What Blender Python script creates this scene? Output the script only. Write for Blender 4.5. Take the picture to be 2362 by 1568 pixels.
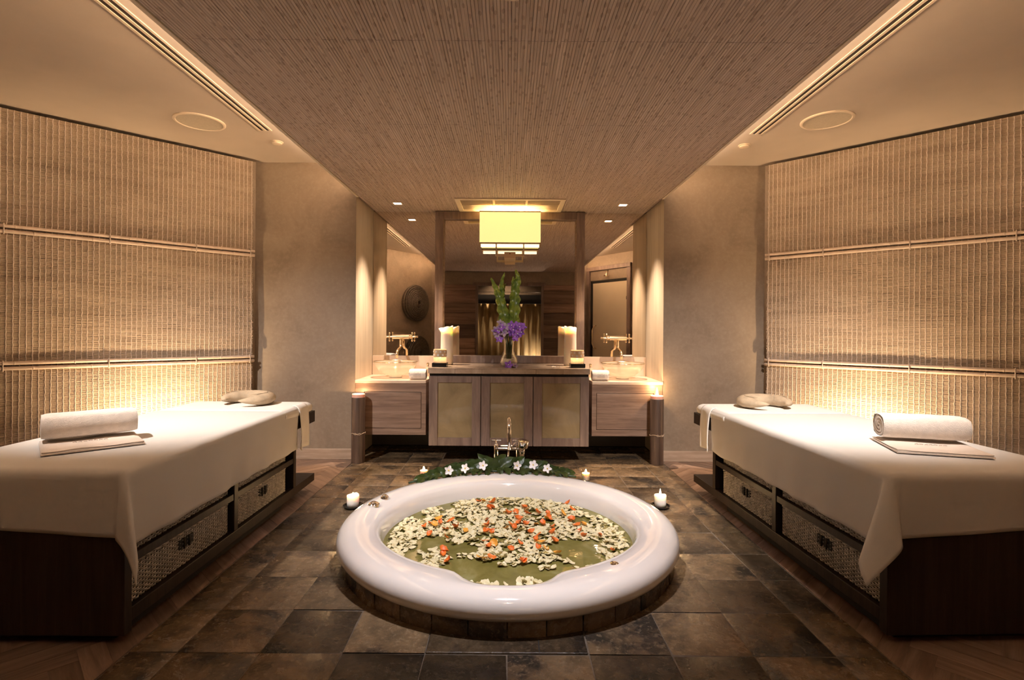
import bpy, bmesh, math, random
from mathutils import Vector, Matrix, noise

for _o in list(bpy.data.objects):
    bpy.data.objects.remove(_o, do_unlink=True)
S = bpy.context.scene
COL = S.collection
R = math.radians
PI = math.pi

# ------------------------------------------------------------------ camera
cam_data = bpy.data.cameras.new('camera')
cam = bpy.data.objects.new('camera', cam_data)
COL.objects.link(cam)
S.camera = cam
cam.location = (0, 0, 1.2)
cam.rotation_mode = 'XYZ'
cam.rotation_euler = (R(90), R(-0.4), 0)
cam_data.sensor_width = 36.0
cam_data.lens = 1205 / 2362 * 36
cam_data.shift_x = 6 / 2362
cam_data.shift_y = -24 / 2362
cam_data.clip_start = 0.02

# ------------------------------------------------------------------ world, exposure
W = bpy.data.worlds.new('world')
S.world = W
W.use_nodes = True
W.node_tree.nodes['Background'].inputs[0].default_value = (0.30, 0.22, 0.15, 1)
W.node_tree.nodes['Background'].inputs[1].default_value = 0.05
S.view_settings.view_transform = 'Standard'
S.view_settings.look = 'None'
S.view_settings.gamma = 1.0
S.view_settings.use_curve_mapping = False
S.view_settings.exposure = 1.28
try:
    S.cycles.use_denoising = True
    S.cycles.use_adaptive_sampling = True
    S.cycles.adaptive_threshold = 0.065
    S.cycles.adaptive_min_samples = 16
    S.cycles.max_bounces = 8
    S.cycles.diffuse_bounces = 4
    S.cycles.glossy_bounces = 4
    S.cycles.transmission_bounces = 8
    S.cycles.transparent_max_bounces = 12
    S.cycles.sample_clamp_indirect = 4.0
    S.cycles.caustics_reflective = False
    S.cycles.caustics_refractive = False
except Exception:
    pass

WARM = (1.0, 0.76, 0.54)
WARM2 = (1.0, 0.83, 0.68)
COOL = (1.0, 0.915, 0.85)
TUBCOL = (0.94, 0.92, 1.0)
AMBER = (1.0, 0.60, 0.27)


def aim(o, target):
    d = Vector(target) - o.location
    o.rotation_euler = d.to_track_quat('-Z', 'Y').to_euler()


def spot(name, loc, target, watts, color, angle=70, blend=0.6, radius=0.03, parent=None):
    l = bpy.data.lights.new(name, 'SPOT')
    l.energy = watts
    l.color = color
    l.spot_size = R(angle)
    l.spot_blend = blend
    l.shadow_soft_size = radius
    o = bpy.data.objects.new(name, l)
    COL.objects.link(o)
    o.location = loc
    aim(o, target)
    if parent:
        o.parent = parent
        o.location = Vector(loc) - parent.location
    return o


def point(name, loc, watts, color, radius=0.01, parent=None):
    l = bpy.data.lights.new(name, 'POINT')
    l.energy = watts
    l.color = color
    l.shadow_soft_size = radius
    o = bpy.data.objects.new(name, l)
    COL.objects.link(o)
    o.location = Vector(loc) - (parent.location if parent else Vector())
    if parent:
        o.parent = parent
    return o


def area(name, loc, rot, sx, sy, watts, color, parent=None):
    l = bpy.data.lights.new(name, 'AREA')
    l.shape = 'RECTANGLE'
    l.size = sx
    l.size_y = sy
    l.energy = watts
    l.color = color
    o = bpy.data.objects.new(name, l)
    COL.objects.link(o)
    o.location = Vector(loc) - (parent.location if parent else Vector())
    o.rotation_euler = rot
    if parent:
        o.parent = parent
    return o


# strengths of all lamps (the lamps themselves are built further down)
P_SINK = 120.0
P_COVE = 62.0
P_UPLIGHT = 85.0
P_TUB = 85.0
P_BED = 210.0
P_NEAR_FILL = 6.0
P_LANTERN = 7.0
P_CANDLE = 0.9
P_VASE = 55.0

# ------------------------------------------------------------------ node helpers
def new_mat(name):
    m = bpy.data.materials.new(name)
    m.use_nodes = True
    nt = m.node_tree
    return m, nt, nt.nodes['Principled BSDF'], nt.nodes['Material Output']


def N(nt, kind, **kw):
    n = nt.nodes.new(kind)
    for k, v in kw.items():
        if k.startswith('i_'):
            n.inputs[k[2:].replace('_', ' ')].default_value = v
        else:
            setattr(n, k, v)
    return n


def L(nt, a, b):
    nt.links.new(a, b)


def C4(c):
    return (c[0], c[1], c[2], 1.0)


def ramp(nt, fac, stops, interp='LINEAR'):
    r = nt.nodes.new('ShaderNodeValToRGB')
    r.color_ramp.interpolation = interp
    el = r.color_ramp.elements
    while len(el) < len(stops):
        el.new(0.5)
    for e, (p, c) in zip(el, stops):
        e.position = p
        e.color = C4(c) if len(c) == 3 else c
    L(nt, fac, r.inputs[0])
    return r.outputs[0]


def mixc(nt, fac, a, b, blend='MIX'):
    m = nt.nodes.new('ShaderNodeMix')
    m.data_type = 'RGBA'
    m.blend_type = blend
    for i, v in ((0, fac), (6, a), (7, b)):
        if hasattr(v, 'links'):
            L(nt, v, m.inputs[i])
        else:
            m.inputs[i].default_value = C4(v) if isinstance(v, tuple) else v
    return m.outputs[2]


def coords(nt, scale=(1, 1, 1), rnd=0.0, space='Object'):
    tc = nt.nodes.new('ShaderNodeTexCoord')
    out = tc.outputs[space]
    if rnd:
        oi = nt.nodes.new('ShaderNodeObjectInfo')
        ml = N(nt, 'ShaderNodeVectorMath', operation='SCALE')
        cb = nt.nodes.new('ShaderNodeCombineXYZ')
        m2 = N(nt, 'ShaderNodeMath', operation='MULTIPLY')
        m2.inputs[1].default_value = 7.31
        L(nt, oi.outputs['Random'], m2.inputs[0])
        L(nt, oi.outputs['Random'], cb.inputs[0])
        L(nt, m2.outputs[0], cb.inputs[1])
        L(nt, oi.outputs['Random'], cb.inputs[2])
        L(nt, cb.outputs[0], ml.inputs[0])
        ml.inputs['Scale'].default_value = rnd
        ad = N(nt, 'ShaderNodeVectorMath', operation='ADD')
        L(nt, out, ad.inputs[0])
        L(nt, ml.outputs[0], ad.inputs[1])
        out = ad.outputs[0]
    mp = nt.nodes.new('ShaderNodeMapping')
    mp.inputs['Scale'].default_value = scale
    L(nt, out, mp.inputs[0])
    return mp.outputs[0]


def tex_noise(nt, vec, scale, detail=4, rough=0.55, dist=0.0):
    n = nt.nodes.new('ShaderNodeTexNoise')
    n.inputs['Scale'].default_value = scale
    n.inputs['Detail'].default_value = detail
    n.inputs['Roughness'].default_value = rough
    n.inputs['Distortion'].default_value = dist
    L(nt, vec, n.inputs['Vector'])
    return n.outputs['Fac']


def bump(nt, bs, height, strength=0.3, dist=0.01):
    b = nt.nodes.new('ShaderNodeBump')
    b.inputs['Strength'].default_value = strength
    b.inputs['Distance'].default_value = dist
    L(nt, height, b.inputs['Height'])
    L(nt, b.outputs[0], bs.inputs['Normal'])
    return b


def plain(name, col, rough=0.5, metal=0.0, spec=0.5, vary=0.12, vscale=6.0, bmp=0.0, bscale=60.0, emis=None, estr=0.0, sss=0.0, sssr=(0.02, 0.01, 0.005), trans=0.0, coat=0.0):
    m, nt, b, o = new_mat(name)
    v = coords(nt)
    if vary:
        f = tex_noise(nt, v, vscale, 3)
        c1 = tuple(x * (1 - vary) for x in col)
        c2 = tuple(min(1, x * (1 + vary)) for x in col)
        L(nt, ramp(nt, f, [(0.3, c1), (0.7, c2)]), b.inputs['Base Color'])
    else:
        b.inputs['Base Color'].default_value = C4(col)
    b.inputs['Roughness'].default_value = rough
    b.inputs['Metallic'].default_value = metal
    b.inputs['Specular IOR Level'].default_value = spec
    b.inputs['Transmission Weight'].default_value = trans
    b.inputs['Coat Weight'].default_value = coat
    if sss:
        b.inputs['Subsurface Weight'].default_value = sss
        b.inputs['Subsurface Radius'].default_value = sssr
        b.inputs['Subsurface Scale'].default_value = 1.0
    if emis:
        b.inputs['Emission Color'].default_value = C4(emis)
        b.inputs['Emission Strength'].default_value = estr
    if bmp:
        bump(nt, b, tex_noise(nt, v, bscale, 3), bmp, 0.004)
    return m


def wood(name, c1, c2, c3, scale=(1, 12, 12), rough=0.45, rnd=5.0, spec=0.4, nscale=2.0, bmp=0.08, tone=0.0):
    m, nt, b, o = new_mat(name)
    v = coords(nt, scale, rnd)
    f = tex_noise(nt, v, nscale, 6, 0.6, 0.6)
    f2 = tex_noise(nt, v, nscale * 9, 3, 0.6, 0.2)
    c = ramp(nt, f, [(0.32, c1), (0.5, c2), (0.68, c3)])
    c = mixc(nt, ramp(nt, f2, [(0.35, (0, 0, 0)), (0.7, (0.35, 0.35, 0.35))]), c, c1)
    if tone:
        oi = nt.nodes.new('ShaderNodeObjectInfo')
        c = mixc(nt, 1.0, c, ramp(nt, oi.outputs['Random'], [(0.0, (1 - tone, 1 - tone, 1 - tone)), (1.0, (1 + tone, 1 + tone, 1 + tone))]), 'MULTIPLY')
    L(nt, c, b.inputs['Base Color'])
    b.inputs['Roughness'].default_value = rough
    b.inputs['Specular IOR Level'].default_value = spec
    bump(nt, b, f2, bmp, 0.003)
    return m


# ------------------------------------------------------------------ materials
M = {}


def build_materials():
    # plaster walls
    m, nt, b, o = new_mat('plaster_wall')
    v = coords(nt, space='Object')
    f = tex_noise(nt, v, 2.2, 8, 0.65, 0.8)
    f2 = tex_noise(nt, v, 30, 4, 0.6)
    c = ramp(nt, f, [(0.28, (0.195, 0.143, 0.099)), (0.5, (0.25, 0.188, 0.134)), (0.75, (0.305, 0.236, 0.173))])
    c = mixc(nt, ramp(nt, f2, [(0.45, (0, 0, 0)), (0.7, (0.25, 0.25, 0.25))]), c, (0.37, 0.295, 0.222))
    L(nt, c, b.inputs['Base Color'])
    b.inputs['Roughness'].default_value = 0.62
    bump(nt, b, f2, 0.06, 0.004)
    M['plaster'] = m
    M['alcove'] = wood('alcove_panel', (0.52, 0.43, 0.33), (0.60, 0.50, 0.39), (0.68, 0.58, 0.46), (7, 7, 0.5), 0.5, 0, 0.3)
    M['ceiling'] = plain('ceiling_paint', (0.53, 0.445, 0.355), 0.8, vary=0.04, vscale=3)
    M['white_trim'] = plain('trim_paint', (0.74, 0.62, 0.47), 0.5, vary=0.03)
    M['slot_dark'] = plain('slot_dark', (0.05, 0.035, 0.025), 0.7, vary=0.1)
    M['slot_mid'] = plain('slot_shade', (0.42, 0.33, 0.24), 0.7, vary=0.05)
    M['speaker'] = plain('speaker_mesh', (0.55, 0.47, 0.35), 0.8, vary=0.06, vscale=60, bmp=0.4, bscale=300)

    # bamboo ceiling strips
    m, nt, b, o = new_mat('bamboo_strip')
    v = coords(nt)
    vs = coords(nt, (60, 1.2, 1))
    f = tex_noise(nt, vs, 1.6, 3, 0.6)
    big = tex_noise(nt, v, 1.4, 3)
    c = ramp(nt, f, [(0.3, (0.40, 0.305, 0.25)), (0.5, (0.53, 0.42, 0.355)), (0.72, (0.66, 0.545, 0.475))])
    vd = coords(nt, (34, 13, 1))
    vo = N(nt, 'ShaderNodeTexVoronoi', voronoi_dimensions='2D')
    vo.inputs['Scale'].default_value = 1.0
    vo.inputs['Randomness'].default_value = 1.0
    L(nt, vd, vo.inputs['Vector'])
    sep = nt.nodes.new('ShaderNodeSeparateColor')
    L(nt, vo.outputs['Color'], sep.inputs[0])
    keep = N(nt, 'ShaderNodeMath', operation='GREATER_THAN')
    keep.inputs[1].default_value = 0.45
    L(nt, sep.outputs[0], keep.inputs[0])
    near = N(nt, 'ShaderNodeMath', operation='LESS_THAN')
    near.inputs[1].default_value = 0.21
    L(nt, vo.outputs['Distance'], near.inputs[0])
    nd = N(nt, 'ShaderNodeMath', operation='MULTIPLY')
    L(nt, keep.outputs[0], nd.inputs[0])
    L(nt, near.outputs[0], nd.inputs[1])
    hf = N(nt, 'ShaderNodeMath', operation='MULTIPLY')
    hf.inputs[1].default_value = 0.36
    L(nt, nd.outputs[0], hf.inputs[0])
    c = mixc(nt, hf.outputs[0], c, (0.16, 0.085, 0.045))
    L(nt, c, b.inputs['Base Color'])
    b.inputs['Roughness'].default_value = 0.55
    b.inputs['Specular IOR Level'].default_value = 0.4
    bump(nt, b, nd.outputs[0], 0.5, 0.004)
    M['bamboo'] = m

    # reed blind
    m, nt, b, o = new_mat('woven_reed')
    v = coords(nt, (0.7, 0.7, 5.0))
    f = tex_noise(nt, v, 2.0, 6, 0.65, 0.3)
    v2 = coords(nt, (5, 5, 140))
    f2 = tex_noise(nt, v2, 2.0, 3, 0.6)
    c = ramp(nt, f, [(0.3, (0.30, 0.222, 0.158)), (0.5, (0.405, 0.312, 0.228)), (0.72, (0.50, 0.395, 0.295))])
    c = mixc(nt, ramp(nt, f2, [(0.3, (0.45, 0.45, 0.45)), (0.6, (0, 0, 0))]), c, (0.21, 0.145, 0.095))
    L(nt, c, b.inputs['Base Color'])
    b.inputs['Roughness'].default_value = 0.7
    M['reed'] = m
    M['cord'] = plain('cotton_cord', (0.50, 0.41, 0.345), 0.85, vary=0.15, vscale=120)
    M['batten'] = plain('bamboo_batten', (0.55, 0.43, 0.34), 0.5, vary=0.12, vscale=20)

    # slate
    for key, k in (('slate', 1.15), ('slate_dark', 0.5)):
        m, nt, b, o = new_mat(key + '_stone')
        v = coords(nt, (1, 1, 1), 43.0)
        f = tex_noise(nt, v, 2.3, 7, 0.55, 0.5)
        f2 = tex_noise(nt, v, 8.0, 8, 0.7, 0.3)
        f3 = tex_noise(nt, v, 45.0, 6, 0.7)
        oi = nt.nodes.new('ShaderNodeObjectInfo')
        dk = (0.028 * k, 0.022 * k, 0.018 * k)
        c = ramp(nt, f, [(0.385, dk), (0.405, (0.060 * k, 0.041 * k, 0.028 * k)), (0.46, (0.122 * k, 0.082 * k, 0.048 * k)), (0.56, (0.170 * k, 0.115 * k, 0.066 * k)), (0.60, (0.105 * k, 0.072 * k, 0.046 * k)), (0.68, (0.065 * k, 0.047 * k, 0.033 * k))])
        c = mixc(nt, ramp(nt, f2, [(0.38, (0.5, 0.5, 0.5)), (0.54, (0, 0, 0))]), c, (0.034 * k, 0.029 * k, 0.020 * k))
        c = mixc(nt, ramp(nt, f3, [(0.52, (0, 0, 0)), (0.72, (0.55, 0.55, 0.55))]), c, (0.27 * k, 0.20 * k, 0.135 * k))
        tone = ramp(nt, oi.outputs['Random'], [(0.0, (0.62, 0.60, 0.58)), (0.2, (0.8, 0.78, 0.74)), (0.5, (1.05, 1.0, 0.95)), (1.0, (1.2, 1.15, 1.05))])
        c = mixc(nt, 1.0, c, tone, 'MULTIPLY')
        L(nt, c, b.inputs['Base Color'])
        L(nt, ramp(nt, f2, [(0.3, (0.13, 0.13, 0.13)), (0.7, (0.36, 0.36, 0.36))]), b.inputs['Roughness'])
        b.inputs['Specular IOR Level'].default_value = 0.5
        bump(nt, b, mixc(nt, 0.35, f2, f3), 0.55, 0.012)
        M[key] = m
    M['grout'] = plain('grout', (0.13, 0.098, 0.07), 0.8, vary=0.3, vscale=30)
    M['parquet'] = wood('parquet_wood', (0.16, 0.095, 0.065), (0.235, 0.15, 0.105), (0.33, 0.22, 0.16), (1.2, 14, 1), 0.42, 9.0, tone=0.2)
    M['skirting'] = wood('skirting_wood', (0.33, 0.24, 0.17), (0.42, 0.31, 0.23), (0.50, 0.38, 0.29), (1.2, 1, 14), 0.5, 3.0)
    M['dark_wood'] = wood('wenge_wood', (0.016, 0.009, 0.006), (0.028, 0.017, 0.011), (0.042, 0.026, 0.017), (16, 16, 1.0), 0.45, 2.0, 0.28)
    M['vanity_wood'] = wood('vanity_wood', (0.17, 0.105, 0.078), (0.255, 0.168, 0.125), (0.34, 0.235, 0.18), (0.9, 1, 15), 0.42, 4.0)
    M['frame_wood'] = wood('greyed_wood', (0.15, 0.10, 0.085), (0.21, 0.15, 0.125), (0.29, 0.21, 0.175), (9, 1, 1.2), 0.45, 3.0)
    M['plank_wood'] = wood('plank_wall_wood', (0.15, 0.09, 0.065), (0.25, 0.155, 0.115), (0.36, 0.24, 0.18), (0.6, 1, 9), 0.55, 8.0, tone=0.55)
    m, nt, b, o = new_mat('counter_stone')
    v = coords(nt, (1, 1, 1))
    f = tex_noise(nt, v, 5, 7, 0.6, 1.2)
    L(nt, ramp(nt, f, [(0.3, (0.30, 0.22, 0.16)), (0.5, (0.42, 0.32, 0.245)), (0.7, (0.52, 0.41, 0.32))]), b.inputs['Base Color'])
    b.inputs['Roughness'].default_value = 0.25
    M['counter'] = m
    M['pale_counter'] = plain('pale_counter', (0.66, 0.52, 0.41), 0.25, vary=0.08, vscale=9)
    # linen sheet: thin translucent cotton
    m, nt, b, o = new_mat('sheet_cotton')
    b.inputs['Base Color'].default_value = (0.84, 0.81, 0.78, 1)
    b.inputs['Roughness'].default_value = 0.9
    b.inputs['Specular IOR Level'].default_value = 0.15
    v = coords(nt)
    bump(nt, b, tex_noise(nt, v, 5, 2, 0.5, 0.3), 0.05, 0.01)
    tr = nt.nodes.new('ShaderNodeBsdfTranslucent')
    tr.inputs[0].default_value = (0.80, 0.74, 0.66, 1)
    tp = nt.nodes.new('ShaderNodeBsdfTransparent')
    m1 = nt.nodes.new('ShaderNodeMixShader')
    m1.inputs[0].default_value = 0.22
    L(nt, b.outputs[0], m1.inputs[1])
    L(nt, tr.outputs[0], m1.inputs[2])
    m2 = nt.nodes.new('ShaderNodeMixShader')
    m2.inputs[0].default_value = 0.10
    L(nt, m1.outputs[0], m2.inputs[1])
    L(nt, tp.outputs[0], m2.inputs[2])
    L(nt, m2.outputs[0], o.inputs[0])
    M['sheet'] = m
    M['cotton'] = plain('white_cotton', (0.82, 0.78, 0.73), 0.9, vary=0.03, spec=0.15)
    M['terry'] = plain('terry_towel', (0.82, 0.75, 0.69), 0.95, vary=0.06, vscale=40, spec=0.1, bmp=0.9, bscale=260)
    M['towel_band'] = plain('towel_flat_weave', (0.74, 0.64, 0.56), 0.9, vary=0.05, spec=0.1, bmp=0.3, bscale=200)
    M['thread'] = plain('embroidery_thread', (0.42, 0.33, 0.28), 0.8, vary=0.1)
    M['pillow'] = plain('tan_velour', (0.46, 0.36, 0.25), 0.95, vary=0.18, vscale=14, spec=0.1, bmp=0.5, bscale=120)
    M['wicker'] = plain('grey_wicker', (0.46, 0.42, 0.36), 0.7, vary=0.35, vscale=45)
    M['wicker_dark'] = plain('wicker_inside', (0.06, 0.048, 0.036), 0.8, vary=0.3, vscale=30)
    M['rattan'] = plain('dark_rattan', (0.11, 0.085, 0.065), 0.7, vary=0.5, vscale=40, bmp=0.8, bscale=90)
    M['porcelain'] = plain('white_acrylic', (0.84, 0.785, 0.73), 0.10, vary=0.015, spec=0.6, coat=0.6)
    M['chrome'] = plain('chrome', (0.90, 0.88, 0.86), 0.08, metal=1.0, vary=0.02)
    M['brass'] = plain('polished_nickel', (0.86, 0.72, 0.52), 0.14, metal=1.0, vary=0.02)
    M['mirror'] = plain('mirror_silver', (0.86, 0.79, 0.70), 0.015, metal=1.0, vary=0.0)
    # water
    m, nt, b, o = new_mat('bath_water')
    v = coords(nt)
    f = tex_noise(nt, v, 6, 4, 0.6, 0.6)
    L(nt, ramp(nt, f, [(0.3, (0.16, 0.14, 0.032)), (0.55, (0.24, 0.21, 0.062)), (0.75, (0.34, 0.32, 0.14))]), b.inputs['Base Color'])
    b.inputs['Roughness'].default_value = 0.03
    b.inputs['IOR'].default_value = 1.33
    b.inputs['Specular IOR Level'].default_value = 0.6
    bump(nt, b, tex_noise(nt, v, 14, 2, 0.5, 0.3), 0.05, 0.01)
    M['water'] = m
    M['petal_white'] = plain('white_petal', (0.82, 0.73, 0.45), 0.45, vary=0.10, vscale=40)
    M['petal_orange'] = plain('orange_petal', (0.86, 0.20, 0.03), 0.45, vary=0.25, vscale=35)
    M['petal_gold'] = plain('golden_petal', (0.90, 0.42, 0.06), 0.45, vary=0.15, vscale=35)
    M['orchid'] = plain('purple_orchid', (0.33, 0.13, 0.58), 0.5, vary=0.45, vscale=30)
    M['orchid_pale'] = plain('mauve_orchid', (0.42, 0.33, 0.44), 0.5, vary=0.3, vscale=30)
    M['orchid_white'] = plain('white_orchid', (0.85, 0.80, 0.78), 0.5, vary=0.05)
    M['orchid_core'] = plain('orchid_core', (0.75, 0.55, 0.12), 0.5, vary=0.2)
    M['leaf'] = plain('dark_leaf', (0.030, 0.048, 0.008), 0.36, vary=0.6, vscale=14)
    m, nt, b, o = new_mat('fern_frond')
    v = coords(nt)
    f = tex_noise(nt, v, 14, 3, 0.6, 0.5)
    L(nt, ramp(nt, f, [(0.3, (0.05, 0.10, 0.012)), (0.55, (0.16, 0.22, 0.02)), (0.75, (0.34, 0.34, 0.05))]), b.inputs['Base Color'])
    b.inputs['Roughness'].default_value = 0.35
    M['fern'] = m
    M['wax'] = plain('ivory_wax', (0.90, 0.83, 0.74), 0.45, vary=0.03, sss=0.5, sssr=(0.03, 0.022, 0.014))
    M['wax_melt'] = plain('molten_wax', (0.92, 0.78, 0.36), 0.2, vary=0.03, sss=0.8, sssr=(0.05, 0.03, 0.01))
    M['wax_pink'] = plain('plum_wax', (0.70, 0.45, 0.36), 0.5, vary=0.08, sss=0.4)
    M['candle_wrap'] = wood('candle_bark_wrap', (0.05, 0.03, 0.022), (0.10, 0.063, 0.046), (0.17, 0.11, 0.08), (14, 14, 0.8), 0.35, 3.0)
    M['string'] = plain('raffia_string', (0.62, 0.48, 0.34), 0.8, vary=0.1)
    m, nt, b, o = new_mat('flame')
    nt.nodes.remove(b)
    e = nt.nodes.new('ShaderNodeEmission')
    e.inputs[0].default_value = (1.0, 0.82, 0.45, 1)
    e.inputs[1].default_value = 12.0
    L(nt, e.outputs[0], o.inputs[0])
    M['flame'] = m
    M['wick'] = plain('wick', (0.03, 0.02, 0.015), 0.9, vary=0.1)
    M['black_dish'] = plain('black_lacquer', (0.012, 0.010, 0.009), 0.25, vary=0.1)
    # clear glass thin
    def thin(name, tint, gloss, col2=(1, 1, 1), rough=0.02, diff=0.0, dcol=(0.8, 0.8, 0.8)):
        m, nt, b, o = new_mat(name)
        nt.nodes.remove(b)
        t = nt.nodes.new('ShaderNodeBsdfTransparent')
        t.inputs[0].default_value = C4(tint)
        g = nt.nodes.new('ShaderNodeBsdfGlossy')
        g.inputs[0].default_value = C4(col2)
        g.inputs['Roughness'].default_value = rough
        lw = nt.nodes.new('ShaderNodeLayerWeight')
        lw.inputs[0].default_value = gloss
        mx = nt.nodes.new('ShaderNodeMixShader')
        L(nt, lw.outputs['Facing'], mx.inputs[0])
        L(nt, t.outputs[0], mx.inputs[1])
        L(nt, g.outputs[0], mx.inputs[2])
        out = mx.outputs[0]
        if diff:
            d = nt.nodes.new('ShaderNodeBsdfDiffuse')
            d.inputs[0].default_value = C4(dcol)
            tl = nt.nodes.new('ShaderNodeBsdfTranslucent')
            tl.inputs[0].default_value = C4(dcol)
            ml = nt.nodes.new('ShaderNodeMixShader')
            ml.inputs[0].default_value = 0.5
            L(nt, d.outputs[0], ml.inputs[1])
            L(nt, tl.outputs[0], ml.inputs[2])
            m3 = nt.nodes.new('ShaderNodeMixShader')
            m3.inputs[0].default_value = diff
            L(nt, out, m3.inputs[1])
            L(nt, ml.outputs[0], m3.inputs[2])
            out = m3.outputs[0]
        L(nt, out, o.inputs[0])
        return m
    M['glass'] = thin('clear_glass', (0.97, 0.95, 0.90), 0.25)
    M['bowl_glass'] = thin('bowl_glass', (0.98, 0.94, 0.87), 0.35, diff=0.45, dcol=(0.85, 0.74, 0.60))
    M['frosted'] = thin('frosted_glass', (0.95, 0.9, 0.82), 0.2, diff=0.75, dcol=(0.80, 0.72, 0.62))
    M['frosted_door'] = plain('frosted_pane', (0.66, 0.56, 0.42), 0.35, vary=0.04, vscale=2)
    # cabinet glass: backpainted tan glass, mirror-like coat
    m, nt, b, o = new_mat('backpainted_glass')
    v = coords(nt)
    f = tex_noise(nt, v, 3.0, 5, 0.6, 0.8)
    L(nt, ramp(nt, f, [(0.3, (0.20, 0.145, 0.075)), (0.55, (0.29, 0.22, 0.12)), (0.75, (0.36, 0.28, 0.165))]), b.inputs['Base Color'])
    b.inputs['Roughness'].default_value = 0.5
    b.inputs['Coat Weight'].default_value = 1.0
    b.inputs['Coat Roughness'].default_value = 0.015
    M['cab_glass'] = m
    # lamp
    m, nt, b, o = new_mat('lamp_shade_fabric')
    b.inputs['Base Color'].default_value = (0.85, 0.70, 0.35, 1)
    b.inputs['Roughness'].default_value = 0.8
    b.inputs['Emission Color'].default_value = (1.0, 0.80, 0.30, 1)
    b.inputs['Emission Strength'].default_value = 0.42
    M['shade'] = m
    m, nt, b, o = new_mat('lamp_tube')
    b.inputs['Emission Color'].default_value = (1.0, 0.85, 0.55, 1)
    b.inputs['Emission Strength'].default_value = 0.8
    M['tube'] = m
    M['shade_edge'] = plain('shade_binding', (0.28, 0.17, 0.07), 0.7, vary=0.05)
    M['lamp_metal'] = plain('champagne_metal', (0.75, 0.58, 0.40), 0.35, metal=0.6, vary=0.03)
    m, nt, b, o = new_mat('downlight_lens')
    b.inputs['Emission Color'].default_value = (1.0, 0.86, 0.62, 1)
    b.inputs['Emission Strength'].default_value = 6.0
    M['lens'] = m
    m, nt, b, o = new_mat('led_strip')
    b.inputs['Emission Color'].default_value = C4(WARM2)
    b.inputs['Emission Strength'].default_value = 3.0
    M['led'] = m
    M['curtain'] = plain('gold_curtain', (0.50, 0.38, 0.20), 0.8, vary=0.1, vscale=5)
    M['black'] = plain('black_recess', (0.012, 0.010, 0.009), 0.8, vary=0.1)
    M['dark_stone'] = plain('dark_recess_stone', (0.045, 0.034, 0.028), 0.5, vary=0.2)
    M['switch'] = plain('switch_plastic', (0.62, 0.55, 0.45), 0.4, vary=0.02)
    M['pebbles'] = plain('white_pebbles', (0.80, 0.72, 0.62), 0.5, vary=0.15, vscale=60, bmp=0.6, bscale=90)


build_materials()
for _k in ('flame', 'led', 'lens', 'tube'):
    try:
        M[_k].cycles.emission_sampling = 'NONE'
    except Exception:
        pass


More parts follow.
